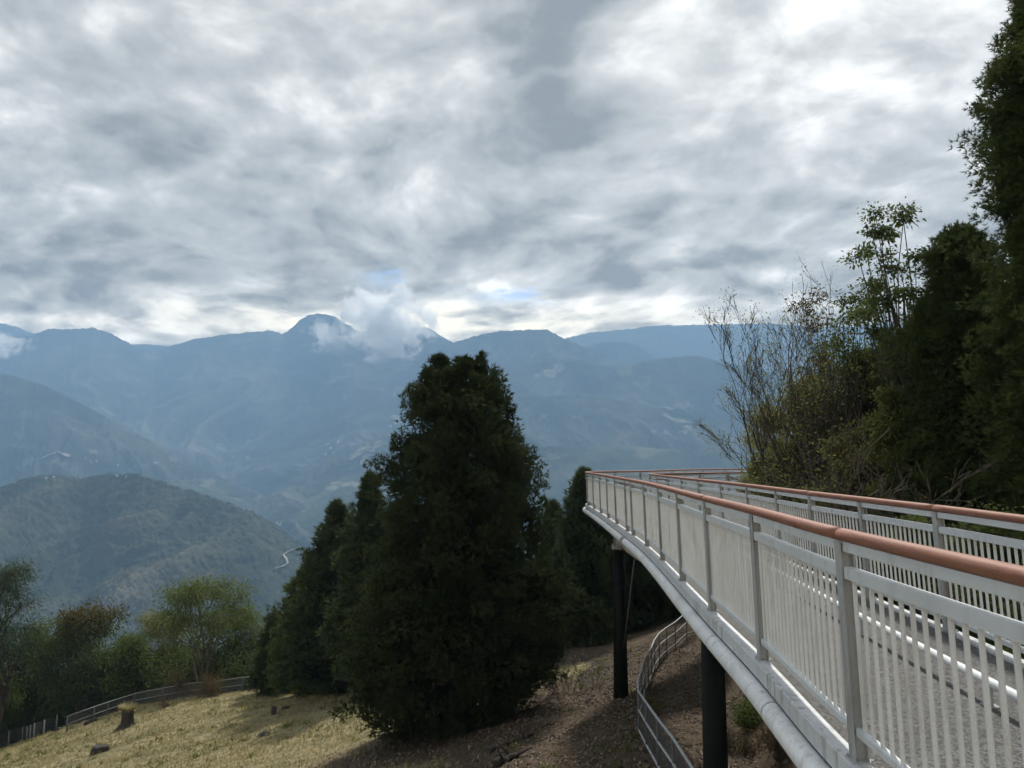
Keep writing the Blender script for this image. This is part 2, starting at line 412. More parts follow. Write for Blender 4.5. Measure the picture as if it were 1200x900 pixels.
ridge('hill', 'rounded forested hill at lower left with a road bend on its flank',
      [(-170, 640), (-90, 606), (-30, 585), (0, 574), (22, 565), (41, 560), (60, 558), (78, 561), (94, 562), (112, 560), (131, 557), (150, 557), (161, 558), (187, 566), (205, 573), (225, 577), (262, 590), (300, 604), (320, 616), (345, 634), (372, 655), (400, 690), (430, 730)],
      [(-170, 1750), (100, 2000), (430, 1800)], 'near', 950, 420, .45, 60, 8, 2.6, 67, 4, 40, back=.3, conc=.6, canopy=9.)

def far_hit(px, py):
    d = Vector(ray(px, py)).normalized(); best = None
    for k, (V, F, o) in enumerate(SURF):
        if len(SURF[k]) == 3 and k not in BV: BV[k] = BVHTree.FromPolygons(V.tolist(), F.tolist())
        h = BV[k].ray_cast(Vector((0, 0, 0)), d)
        if h[0] is not None and (best is None or h[3] < best[3]): best = h
    return None if best is None else best[0]
BV = {}
m_house, g_, b_, _ = mat('pale_house_wall'); g_.set(b_, 'Base Color', g_.mix(g_.noise(obj_co(g_), .3, 3, .5), (.45, .45, .44), (.55, .55, .54)))
m_roof, g_, b_, _ = mat('pale_sheet_roof'); g_.set(b_, 'Base Color', g_.mix(g_.noise(obj_co(g_), .5, 3, .5), (.42, .45, .47), (.58, .60, .60)))
m_road, g_, b_, _ = mat('dusty_road'); g_.set(b_, 'Base Color', g_.mix(g_.noise(obj_co(g_), .05, 4, .6), (.085, .083, .07), (.16, .155, .13)))
m_scar, g_, b_, _ = mat('bare_cut_earth'); g_.set(b_, 'Base Color', g_.mix(g_.noise(obj_co(g_), .02, 5, .6), (.12, .115, .09), (.22, .205, .165)))
def farmhouse(px, py, w, dpt, h, rz, label, group):
    P = far_hit(px, py)
    if P is None: return
    w *= .62; dpt *= .62; h *= .7
    e = empty('farm_building', (P.x, P.y, P.z), label, 'building', group); e.rotation_euler.z = rz
    m = MB(); m.box((0, 0, h/2-2), (w/2, 0, 0), (0, dpt/2, 0), (0, 0, h/2+2)); m.build('wall', m_house, e)
    m = MB(); o = .6
    v = [(-w/2-o, -dpt/2-o, h), (w/2+o, -dpt/2-o, h), (w/2+o, dpt/2+o, h), (-w/2-o, dpt/2+o, h), (-w/2-o, 0, h+dpt*.28), (w/2+o, 0, h+dpt*.28)]
    m.add(v, [(0, 1, 5, 4), (2, 3, 4, 5), (0, 4, 3), (1, 2, 5), (0, 3, 2, 1)]); m.build('roof', m_roof, e)
rg = random.Random(4)
for (px, py, w) in ((64, 532, 16), (70, 531, 20), (79, 535, 22)):
    farmhouse(px, py, w, 11, 7, rg.uniform(-.4, .4), 'tiny pale building on the bare knoll above the rounded hill', 'buildings on the bare knoll')
for (px, py, w) in ((100, 537, 12), (107, 542, 16), (113, 541, 12), (138, 546, 12)):
    farmhouse(px, py, w, 10, 7, rg.uniform(-.6, .6), 'tiny white house among trees on the left mountainside', 'houses on the left mountainside')
farmhouse(183, 543.5, 36, 12, 8, .1, 'long bright white shed standing alone on the left mountainside', 'houses on the left mountainside')
for (px, py, w) in ((54, 561, 6), (63, 560, 6), (90, 562, 5), (137, 558, 8), (148, 559, 6)):
    farmhouse(px, py, w, 5, 4, rg.uniform(-.6, .6), 'tiny white house on the crest of the rounded hill', 'houses on the rounded hill crest')
for (px, py, w) in ((384, 521, 22), (388, 526, 26), (391, 531, 18), (382, 533, 20), (396, 519, 16)):
    farmhouse(px, py, w, 14, 8, rg.uniform(-.6, .6), 'tiny white farmhouse in the hamlet on the farm slope', 'houses in the farm slope hamlet')
for (px, py, w) in ((438, 456, 44), (449, 457, 50), (462, 463, 44), (470, 464, 38), (458, 500, 20), (463, 497, 22)):
    farmhouse(px, py, w, 16, 8, rg.uniform(-.2, .2), 'pale greenhouse roof high on the farm slope beside the big cedar', 'greenhouses on the farm slope')
for (px, py, w) in ((325, 614, 12), (328, 616, 10), (330, 613, 9)):
    farmhouse(px, py, w, 8, 6, rg.uniform(-.6, .6), 'tiny house in the valley bottom past the rounded hill', 'houses in the valley bottom')
def far_strip(name, label, pxs, width, lift, mt):
    """a road or cut laid over the far terrain"""
    pts = []
    for (a, b) in pxs:
        P = far_hit(a, b)
        if P is not None: pts.append(np.array(P))
    Q = []
    for a, b in zip(pts[:-1], pts[1:]):
        for k in range(6): Q.append(a+(b-a)*k/6)
    Q.append(pts[-1]); V = []
    for i, q in enumerate(Q):
        t = Q[min(i+1, len(Q)-1)]-Q[max(i-1, 0)]; t[2] = 0; t = t/(np.linalg.norm(t)+1e-6); nrm = np.array((-t[1], t[0], 0))
        V += [q-nrm*width/2+(0, 0, lift), q+nrm*width/2+(0, 0, lift)]
    F = [(2*i, 2*i+1, 2*i+3, 2*i+2) for i in range(len(Q)-1)]
    return tag(npmesh(name, V, F, mt), label, kind='structure')
far_strip('road', 'pale mountain road bend on the flank of the rounded hill', [(352, 642), (346, 645), (338, 648), (332, 652), (336, 657), (337, 662), (330, 666), (322, 668)], 4.5, 4, m_road)
far_strip('path', 'bare earth cut on the knoll above the rounded hill', [(50, 537), (58, 533), (66, 531), (74, 532), (82, 536)], 34, 4, m_scar)
far_strip('path', 'pale farm track climbing the terraced slope', [(382, 503), (392, 498), (400, 494), (408, 490), (415, 486)], 36, 4, m_scar)
far_strip('path', 'pale track along the farm slope hamlet', [(352, 548), (360, 545), (368, 541), (376, 536), (384, 532), (392, 527)], 18, 4, m_scar)

# ------------------------------------------------------------------ walkway
def spline(pts, n=14):
    P = [np.asarray(p, float) for p in pts]; out = []
    for i in range(len(P)-1):
        p0 = P[max(i-1, 0)]; p1 = P[i]; p2 = P[i+1]; p3 = P[min(i+2, len(P)-1)]
        for k in range(n):
            t = k/n; out.append(.5*((2*p1)+(-p0+p2)*t+(2*p0-5*p1+4*p2-p3)*t*t+(-p0+3*p1-3*p2+p3)*t**3))
    out.append(P[-1]); return np.array(out)
OUTER = spline([(1.66, -4), (1.70, -1), (1.74, 1.5), (1.79, 4.1), (1.95, 6.1), (2.07, 8.1), (2.21, 10.1), (2.36, 12.2), (2.48, 14.3), (2.55, 16.3), (2.60, 18.4), (2.64, 20.4), (2.68, 22.5), (2.70, 24.5), (2.71, 26.6), (2.72, 28.0), (2.95, 29.2), (3.7, 30.2), (5.0, 31.6), (7.0, 35.0), (9.2, 38.6), (12.0, 41.0), (16, 43)])
INNER = spline([(3.60, -4), (3.68, -1), (3.74, 2), (3.82, 5), (3.98, 7), (4.06, 8.9), (4.14, 10.7), (4.24, 12.3), (4.38, 14.4), (4.46, 16.5), (4.52, 18.6), (4.60, 20.9), (4.68, 23.1), (4.75, 25.2), (4.86, 26.9), (5.3, 27.8), (6.4, 28.7), (9.0, 31.2), (12, 34.), (17, 36.5)])
class Path:
    def __init__(s, P):
        s.P = P; d = np.hypot(*np.diff(P, axis=0).T); s.L = np.concatenate([[0], np.cumsum(d)])
    def p(s, q): return np.array((np.interp(q, s.L, s.P[:, 0]), np.interp(q, s.L, s.P[:, 1])))
    def t(s, q):
        a = s.p(max(q-.05, 0)); b = s.p(min(q+.05, s.L[-1])); v = b-a; return v/np.linalg.norm(v)
    def at_y(s, y):
        k = np.argmax(s.P[:, 1] > y); f = (y-s.P[k-1, 1])/(s.P[k, 1]-s.P[k-1, 1]); return s.L[k-1]+f*(s.L[k]-s.L[k-1])
po, pi_ = Path(OUTER), Path(INNER)
DECK = -1.555
def sweep(m, path, q0, q1, prof, lean=0., side=0., step=.25, smooth=False, zoff=0.):
    """profile [(lateral to the right of travel, z)] swept along the path; lean shifts with height, to the left"""
    n = max(2, int((q1-q0)/step)+1); qs = np.linspace(q0, q1, n); k = len(prof); V = []
    for q in qs:
        p = path.p(q); t = path.t(q); r = np.array((t[1], -t[0]))
        for (a, z) in prof:
            x = p+r*(a+side-lean*(z-DECK)); V.append((x[0], x[1], z+zoff))
    F = [(i*k+j, i*k+(j+1) % k, (i+1)*k+(j+1) % k, (i+1)*k+j) for i in range(n-1) for j in range(k)]
    F += [tuple(range(k))[::-1], tuple((n-1)*k+j for j in range(k))]
    m.add(V, F, smooth)
def rect(a0, a1, z0, z1): return [(a0, z0), (a1, z0), (a1, z1), (a0, z1)]
def circ(a, z, r, n=14, sz=1.): return [(a+r*math.cos(2*math.pi*i/n), z+r*sz*math.sin(2*math.pi*i/n)) for i in range(n)]

walk = empty('elevated_walkway', (3., 12., DECK), 'white steel skywalk with grey pebble deck curving out over the slope on dark pillars', 'walkway')
# a child of an empty: keep world coordinates by shifting
def put(o, parent): o.parent = parent; o.location = -Vector(parent.location); return o
# deck
def deck():
    a = [po.p(q) for q in np.arange(0, po.L[-1], .4)]; b = [pi_.p(q) for q in np.arange(0, pi_.L[-1], .4)]
    ring = a+b[::-1]; bm = bmesh.new()
    for z in (DECK,):
        vs = [bm.verts.new((p[0], p[1], z)) for p in ring]
        f = bm.faces.new(vs)
    bmesh.ops.triangulate(bm, faces=bm.faces[:])
    r = bmesh.ops.extrude_face_region(bm, geom=bm.faces[:])
    for v in [x for x in r['geom'] if isinstance(x, bmesh.types.BMVert)]: v.co.z -= .14
    bmesh.ops.recalc_face_normals(bm, faces=bm.faces[:])
    me = bpy.data.meshes.new('deck'); bm.to_mesh(me); bm.free(); me.materials.append(M['deck'])
    o = bpy.data.objects.new('deck', me); link(o); put(o, walk)
deck()
for path, sg in ((po, -1), (pi_, 1)):
    Ltot = path.L[-1]
    m = MB(); a0, a1 = sorted((sg*-.035, sg*.075)); sweep(m, path, 0, Ltot, rect(a0, a1, -1.645, -1.528))
    put(m.build('kerb', M['kerb'], None, .006), walk)
    m = MB(); sweep(m, path, 0, Ltot, circ(sg*.098, -1.732, .078, 18), smooth=True)
    put(m.build('edge_pipe', M['white']), walk)
    m = MB(); q = 1.3
    while q < Ltot-.1:                               # welded bands round the pipe
        sweep(m, path, q, q+.022, circ(sg*.098, -1.732, .0815, 18), smooth=False, step=.02); q += 2.05
    o_ = put(m.build('pipe_bands', M['band']), walk); o_['kind'] = 'stuff'
# expansion clamp on the outer pipe
m = MB(); qj = po.at_y(17.0)
for k in (0, .12, .24): sweep(m, po, qj+k, qj+k+.05, circ(-.098, -1.732, .1, 16), step=.02)
put(m.build('pipe_clamp', M['galv']), walk)
# central girder and cross beams
GIRD = spline([(2.62, -4), (2.70, 0), (2.82, 4), (3.0, 8), (3.2, 12), (3.40, 15), (3.30, 17.5), (3.22, 20), (3.32, 23), (3.55, 26), (4.2, 29.3), (6.5, 32), (10, 36), (15, 39)])
pg = Path(GIRD)
m = MB(); sweep(m, pg, 0, pg.L[-1], circ(0, -2.17, .27, 20), smooth=True)
q = .8
while q < pg.L[-1]: sweep(m, pg, q, q+.05, circ(0, -2.17, .285, 20), step=.02); q += 4.
put(m.build('girder', M['girder']), walk)
for k in range(15):
    y = 1.+2.05*k; a = po.p(po.at_y(y)); b = pi_.p(pi_.at_y(min(y, 26.5))) if y < 27 else None
    if b is None: continue
    m = MB(); c = (a+b)/2; u = (b-a)/2; u3 = np.array((u[0], u[1], 0)); L = np.linalg.norm(u); un = u3/L
    m.box((c[0], c[1], -1.76), u3*.99, np.array((-un[1], un[0], 0))*.05, (0, 0, .07))
    g0 = pg.p(pg.at_y(y)); m.box((g0[0], g0[1], -1.9), un*.12, np.array((-un[1], un[0], 0))*.03, (0, 0, .1))
    put(m.build('cross_beam', M['girder']), walk)
# pillars
for (X, Y, zt, r0, r1) in ((3.17, 12.5, -2.72, .175, .205), (3.56, 26., -2.86, .17, .255)):
    zg = gzf(X, Y); m = MB(); h = zt-zg+.6
    m.lathe((X, Y, zg-.6), [(r1, 0), (r1*.5+r0*.5, h*.5), (r0, h)], 28)
    pl = put(m.build('pillar', M['pillar']), walk)
    for f in pl.data.polygons: f.use_smooth = len(f.vertices) == 4
    m = MB(); m.lathe((X, Y, zt), [(r0*1.45, 0), (r0*1.45, .035)], 28); m.lathe((X, Y, zt+.055), [(r0*1.45, 0), (r0*1.45, .035)], 28)
    for k in range(12):
        a = k*math.pi/6; m.lathe((X+r0*1.25*math.cos(a), Y+r0*1.25*math.sin(a), zt-.04), [(.022, 0), (.022, .19)], 6)
    fl = m.build('flange', M['galv']); put(fl, walk)
    m = MB(); m.lathe((X, Y, zt+.09), [(r0*.8, 0), (r0*.62, .4)], 20)
    for k in range(4):
        a = k*math.pi/2+.4; m.box((X+r0*.85*math.cos(a), Y+r0*.85*math.sin(a), zt+.2), (.05*math.cos(a), .05*math.sin(a), 0), (-.006*math.sin(a), .006*math.cos(a), 0), (0, 0, .11))
    put(m.build('pillar_head', M['galv']), walk)
m = MB(); a_ = at(744, 652, 21.5); b_r = at(731, 760, 23.5); m.tube([a_, (a_+b_r)/2, b_r], .02, 8); put(m.build('drain_pipe', M['fence_dark']), walk)
# low white guide pipe along the deck, on small brackets
GUIDE = Path(spline([(2.72, -4), (2.80, 0), (2.92, 3), (3.05, 5), (3.12, 6.2), (3.20, 7.5), (3.43, 10.4), (3.55, 12.4), (3.66, 14.4), (3.75, 16.5), (3.82, 19), (3.88, 22), (3.92, 24.5)]))
m = MB(); sweep(m, GUIDE, 0, GUIDE.L[-1], circ(0, -1.40, .030, 12), smooth=True); put(m.build('guide_pipe', M['white']), walk)
q = .9
while q < GUIDE.L[-1]:
    p = GUIDE.p(q); t = GUIDE.t(q); m = MB()
    m.box((p[0], p[1], -1.482), (t[0]*.035, t[1]*.035, 0), (-t[1]*.006, t[0]*.006, 0), (0, 0, .06))
    m.box((p[0], p[1], -1.549), (t[0]*.05, t[1]*.05, 0), (-t[1]*.04, t[0]*.04, 0), (0, 0, .005)); q += 2.05
    put(m.build('guide_bracket', M['galv']), walk)

def baluster_v(m, path, q, lean, side=0., r=.0115, z0=-1.375, z1=-.605, n=8):
    p = path.p(q); t = path.t(q); rr = np.array((t[1], -t[0])); P = []
    for z in (z0, z1):
        x = p+rr*(side-lean*(z-DECK)); P.append((x[0], x[1], z))
    m.tube(P, r, n, cap=False)
def railing(label, path, posts, lean, zdrop, ind0, ind1, sg):
    p0 = path.p(posts[3]); e = empty('railing', (p0[0], p0[1], DECK), label, 'railing', 'railings along the walkway')
    Z = lambda prof: [(a, z-zdrop) for a, z in prof]
    Ltot = path.L[-1]-.3
    # handrail in lengths that meet at the posts with a hair joint
    m = MB(); cuts = [.05]+posts[::2]+[Ltot]
    hp = [(-.040, -.400), (-.045, -.384), (-.042, -.366), (-.028, -.353), (0, -.348), (.028, -.353), (.042, -.366), (.045, -.384), (.040, -.400), (.02, -.412), (-.02, -.412)]
    for a, b in zip(cuts[:-1], cuts[1:]): sweep(m, path, a+.0015, b-.0015, Z(hp), lean, smooth=True, step=.2)
    put(m.build('handrail', M['handrail']), e)
    me = e.children[-1].data if e.children else None
    m = MB(); ks = [.05]+posts+[Ltot]
    for a, b in zip(ks[:-1], ks[1:]):
        sweep(m, path, a+.006, b-.006, Z(rect(-.022, .022, -.468, -.4135)), lean)
    put(m.build('rail_bar', M['rail_white'], None, .004), e)
    m = MB(); m2 = MB()
    for a, b in zip(ks[:-1], ks[1:]):
        # C channel: web outward, two flanges, turned to the deck
        sweep(m, path, a+.006, b-.006, Z([(-.025, -.605), (-.025, -.545), (.025, -.545), (.025, -.551), (-.018, -.551), (-.018, -.599), (.025, -.599), (.025, -.605)]), lean)
        sweep(m2, path, a+.006, b-.006, Z(rect(-.02, .02, -1.40, -1.36)), lean)
    put(m.build('mid_rail', M['rail_white']), e); put(m2.build('bottom_rail', M['rail_white'], None, .004), e)
    for q in posts:
        p = path.p(q); t = path.t(q); r = np.array((t[1], -t[0])); m = MB()
        t3 = np.array((t[0], t[1], 0)); up = np.array((-r[0]*lean, -r[1]*lean, 1.)); r3 = np.array((r[0], r[1], 0))
        zb, zt = -1.60, -.4165-zdrop; c = np.array((p[0], p[1], (zb+zt)/2)); c[:2] -= r*lean*(c[2]-DECK); hh = (zt-zb)/2*up
        m.box(c-r3*.034, r3*.004, t3*.037, hh); m.box(c+r3*.034, r3*.004, t3*.037, hh); m.box(c, r3*.0298, t3*.004, hh)
        m.box(np.array((p[0], p[1], -1.5245)), r3*.055, t3*.055, (0, 0, .003))
        for bx_ in (-1, 1):
            for by_ in (-1, 1):
                w_ = np.array((p[0], p[1], -1.521))+r3*.045*bx_+t3*.046*by_; m.lathe(tuple(w_), [(.007, 0), (.007, .012)], 6)
        m.box(c+hh-np.array((0, 0, .004)), r3*.04, t3*.042, (0, 0, .003))
        put(m.build('post', M['galv']), e)
    rest = MB(); near = []
    ref = (path.P.T, path.L)
    for a, b in zip(ks[:-1], ks[1:]):
        n = max(2, int(round((b-a)/.1025))); 
        for i in range(1, n): near.append(a+(b-a)*i/n)
    cnt = 0
    for q in near:
        if ind0 <= q and cnt < 98 and q <= ind1:
            m = MB(); baluster_v(m, path, q, lean, r=.0115, z0=-1.3595-zdrop, z1=-.6055-zdrop); put(m.build('baluster', M['bar']), e); cnt += 1
        else: baluster_v(rest, path, q, lean, z0=-1.3595-zdrop, z1=-.6055-zdrop, n=6)
    o = put(rest.build('balusters', M['bar']), e); o['kind'] = 'stuff'
    return e
posts_o = [po.at_y(y) for y in (-3.9, -1.95, .1, 2.1, 4.13, 6.15, 8.12, 10.15, 12.25, 14.3, 16.35, 17.35, 19.4, 21.4, 23.4, 25.5, 27.4)]
q = posts_o[-1]+1.6
while q < po.L[-1]-.4: posts_o.append(q); q += 2.05
posts_i = [pi_.at_y(y) for y in (-3.9, -2., 0, 1.9, 3.7, 5.45, 7.2, 8.9, 10.6, 12.25, 14.2, 16.3, 18.5, 20.7, 22.9, 25.0, 26.7)]
q = posts_i[-1]+1.7
while q < pi_.L[-1]-.4: posts_i.append(q); q += 2.05
railing('nearer outer railing with red brown handrail running along the open left edge of the walkway', po, posts_o, .03, 0., po.at_y(2.5), 1e9, -1)
railing('farther inner railing with red brown handrail on the side of the bushes and tall conifers', pi_, posts_i, .045, .045, pi_.at_y(5.2), 1e9, 1)

# ------------------------------------------------------------------ path fences
m_net, g_, b_, out_ = mat('wire_netting')
uv = g_.n('ShaderNodeAttribute', attribute_name='cell').outputs['Vector']; s_ = g_.sep(uv)
def _line(s): return g_.m('LESS_THAN', g_.m('FRACT', g_.m('MULTIPLY', s, 16.)), .24)
fac = g_.m('MAXIMUM', _line(s_[0]), _line(s_[1]))
g_.set(b_, 'Base Color', (.11, .115, .12, 1)); g_.set(b_, 'Roughness', .5)
tr = g_.n('ShaderNodeBsdfTransparent'); mx = g_.n('ShaderNodeMixShader'); g_.set(mx, 0, fac)
g_.t.links.new(tr.outputs[0], mx.inputs[1]); g_.t.links.new(b_.outputs[0], mx.inputs[2]); g_.t.links.new(mx.outputs[0], out_.inputs[0])
def fence(label, pts, h, rails, spacing, mat_rail, mat_post, cat='fence', rr=.026, netting=True, pr=.026):
    pth = Path(spline(pts, 10)); L = pth.L[-1]; n = max(2, round(L/spacing)); Q = [pth.p(L*i/n) for i in range(n+1)]
    Z = [gzf(*p) for p in Q]
    e = empty('path_fence', (Q[0][0], Q[0][1], Z[0]), label, cat)
    for p, z in zip(Q, Z):
        m = MB(); m.tube([(p[0], p[1], z-.3), (p[0], p[1], z+h)], pr, 8); put(m.build('post', mat_post), e)
    for k, f in enumerate(rails):
        m = MB(); m.tube([(p[0], p[1], z+h*f) for p, z in zip(Q, Z)], rr if k else rr*1.15, 8); put(m.build('rail', mat_rail), e)
    if netting:
        V = []; C = []; s = 0
        for i, (p, z) in enumerate(zip(Q, Z)):
            if i: s += math.hypot(*(Q[i]-Q[i-1]))
            V += [(p[0]+.012, p[1]+.012, z+.06), (p[0]+.012, p[1]+.012, z+h*.98)]; C += [(s, 0, 0), (s, h, 0)]
        F = [(2*i, 2*i+2, 2*i+3, 2*i+1) for i in range(n)]
        o = npmesh('netting', V, F, m_net); at_ = o.data.attributes.new('cell', 'FLOAT_VECTOR', 'POINT'); at_.data.foreach_set('vector', np.array(C, np.float32).ravel()); put(o, e)
    return e
fence('silver fence with wire netting curving along the dirt path under the walkway', [(2.85, 9.5), (2.92, 11.5), (2.96, 13.3), (3.0, 15), (3.06, 17), (3.14, 19), (3.34, 21.2), (4.0, 24.4), (5.0, 28.6), (6.2, 33.), (8.2, 37.4), (11.5, 42)], 1.12, (1., .58, .14), 1.85, M['fence'], M['fence_dark'])
def far_pt(px, py): P = ground_hit(px, py, 15, 100); return (P[0], P[1])
def crest(px, back=.6):
    for py in range(760, 900):
        P = ground_hit(px, py, 15, 112)
        if P[1] < 108: break
    return (P[0]*(1-back/P[1]), P[1]-back)
fence('grey two rail fence along the far left edge of the meadow below the trees', [far_pt(78, 858), far_pt(100, 852), crest(130, 1.2), crest(165, 1.), crest(200, 1.), crest(235, 1.), crest(270, .8), crest(308, .6)], 1.15, (1., .5), 2.6, M['fence_mid'], M['fence_dark'], rr=.036, pr=.05)
m_conc, g_, b_, _ = mat('pale_concrete_post'); g_.set(b_, 'Base Color', g_.mix(g_.noise(obj_co(g_), 4., 4, .6), (.26, .26, .24), (.42, .42, .40)))
fence('wire fence on pale concrete posts at the far left bottom of the meadow', [crest(-20, 1.), crest(5, 1.), crest(25, 1.), crest(45, 1.2), crest(66, 1.5)], 1.35, (.98, .6, .2), 2.1, M['fence_dark'], m_conc, rr=.008, pr=.06)

# ------------------------------------------------------------------ stumps, logs, stones
m_cut, g_, b_, _ = mat('old_stump_wood'); co_ = obj_co(g_); n_ = g_.noise(g_.vm('MULTIPLY', co_, (9., 9., 1.2)), 1.5, 5, .7)
g_.set(b_, 'Base Color', g_.mix(g_.mr(n_, .3, .7), (.018, .015, .012), (.075, .062, .05))); g_.set(b_, 'Roughness', .95); bump(g_, b_, n_, .8, .04)
rj = random.Random(8)
def stump(px, py, prof, label, cap=False):
    P = ground_hit(px, py, 15, 100); ph = [rj.uniform(0, 6.28) for _ in range(4)]
    jit = lambda a, z: 1+.16*math.sin(2*a+ph[3])+.10*math.sin(3*a+ph[0])+.07*math.sin(5*a+ph[1]+z*2)+.04*math.sin(9*a+ph[2])
    m = MB(); m.lathe((0, 0, -.25), prof, 22, jit=jit)
    e = empty('tree_stump', (P[0], P[1], P[2]), label, 'stump'); m.build('stump_body', m_cut, e)
    if cap:
        rng = np.random.default_rng(5); n = 900; a = rng.uniform(0, 6.28, n); r = np.sqrt(rng.uniform(0, 1, n))*prof[-1][0]*1.15; z0 = prof[-1][1]-.27
        B = np.stack([r*np.cos(a), r*np.sin(a), np.full(n, z0)], -1); D = np.stack([np.cos(a)*.55, np.sin(a)*.55, rng.uniform(-.3, 1, n)], -1)*rng.uniform(.2, .5, n)[:, None]
        S = np.stack([-np.sin(a), np.cos(a), 0*a], -1)*.03
        V = np.stack([B-S, B+S, B+D], 1).reshape(-1, 3); npmesh('grass_cap', V, np.arange(n*3).reshape(-1, 3), M['straw'], e, tint=np.repeat(rng.uniform(0, 1, n), 3))
    return e
stump(149, 853, [(.92, 0), (.86, .25), (.62, .45), (.44, .66), (.40, 1.1), (.41, 1.45), (.43, 1.58)], 'tall flared tree stump with a cap of dry grass standing in the meadow', True)
stump(117, 882, [(.56, 0), (.50, .22), (.42, .45), (.40, .62), (.34, .66)], 'small broken dark stump below the grass capped stump')
stump(321, 838, [(.16, 0), (.15, .3), (.14, .75)], 'thin short post stump near the crest of the meadow')
stump(310, 863, [(.42, 0), (.36, .25), (.2, .42), (.08, .5)], 'low rotten stump lying in the middle of the meadow')
stump(334, 831, [(.3, 0), (.25, .25), (.15, .4)], 'low stump beside the thin post stump')
def log(p0, p1, r, label, name='fallen_log', bend=.05):
    A = ground_hit(*p0); B = ground_hit(*p1); m = MB(); n = 9; pts = []
    for i in range(n):
        t = i/(n-1); q = A+(B-A)*t; z = gzf(q[0], q[1])+r*.6; q = np.array((q[0]+rj.uniform(-bend, bend), q[1]+rj.uniform(-bend, bend), z+rj.uniform(-bend, bend)*.5)); pts.append(q)
    m.tube(pts, [r*(1-.5*i/(n-1)) for i in range(n)], 9)
    for k in range(3):
        i = rj.randint(2, n-2); q = pts[i]; d = np.array((rj.uniform(-1, 1), rj.uniform(-1, 1), rj.uniform(.2, 1)))*r*5; m.tube([q, q+d], [r*.35, r*.12], 6)
    return tag(m.build(name, m_cut), label, 'log')
log((578, 899), (607, 888), .13, 'thick dark log at the bottom edge of the dirt slope')
log((572, 884), (625, 862), .07, 'long thin dark branch on the dirt slope right of the big cedar', 'fallen_branch')
log((688, 825), (718, 780), .045, 'rust brown stick leaning on the slope beside the far pillar', 'fallen_branch')
log((637, 852), (650, 849), .04, 'pale short stick on the dirt slope', 'fallen_branch')
log((66, 858), (98, 846), .2, 'mossy log at the low end of the grey meadow fence')
log((100, 850), (122, 842), .14, 'pale log beside the grey meadow fence')

# ------------------------------------------------------------------ scattered faces: leaves, needles, blades
def rhombs(rng, C, D, ln, wd, droop=0.):
    """one bent leaf (two triangles sharing the midrib ends -> quad) per centre"""
    n = len(C); D = unit(D); S = unit(np.cross(D, rng.normal(size=(n, 3)))); N = np.cross(D, S)
    l = (ln*rng.uniform(.6, 1.25, n))[:, None]; w = (wd*rng.uniform(.6, 1.25, n))[:, None]
    a = C; b = C+D*l*.45+S*w*.5+N*w*.15; c = C+D*l+np.array((0, 0, -droop))*l; d = C+D*l*.45-S*w*.5+N*w*.15
    return np.stack([a, b, c, d], 1).reshape(-1, 3), np.arange(n*4).reshape(-1, 4)
def blades(rng, C, D, ln, wd, k, spread):
    """k narrow needles fanned round each shoot"""
    n = len(C); C = np.repeat(C, k, 0); D = unit(np.repeat(unit(D), k, 0)+rng.normal(size=(n*k, 3))*spread)
    off = rng.uniform(0, .55, (n*k, 1)); base = C+np.repeat(unit(D[::1]), 1, 0)*off*ln*.4
    S = unit(np.cross(D, rng.normal(size=(n*k, 3)))); l = (ln*rng.uniform(.5, 1.2, n*k))[:, None]; w = wd*rng.uniform(.6, 1.3, (n*k, 1))
    return np.stack([base-S*w*.5, base+S*w*.5, base+D*l], 1).reshape(-1, 3), np.arange(n*k*3).reshape(-1, 3)

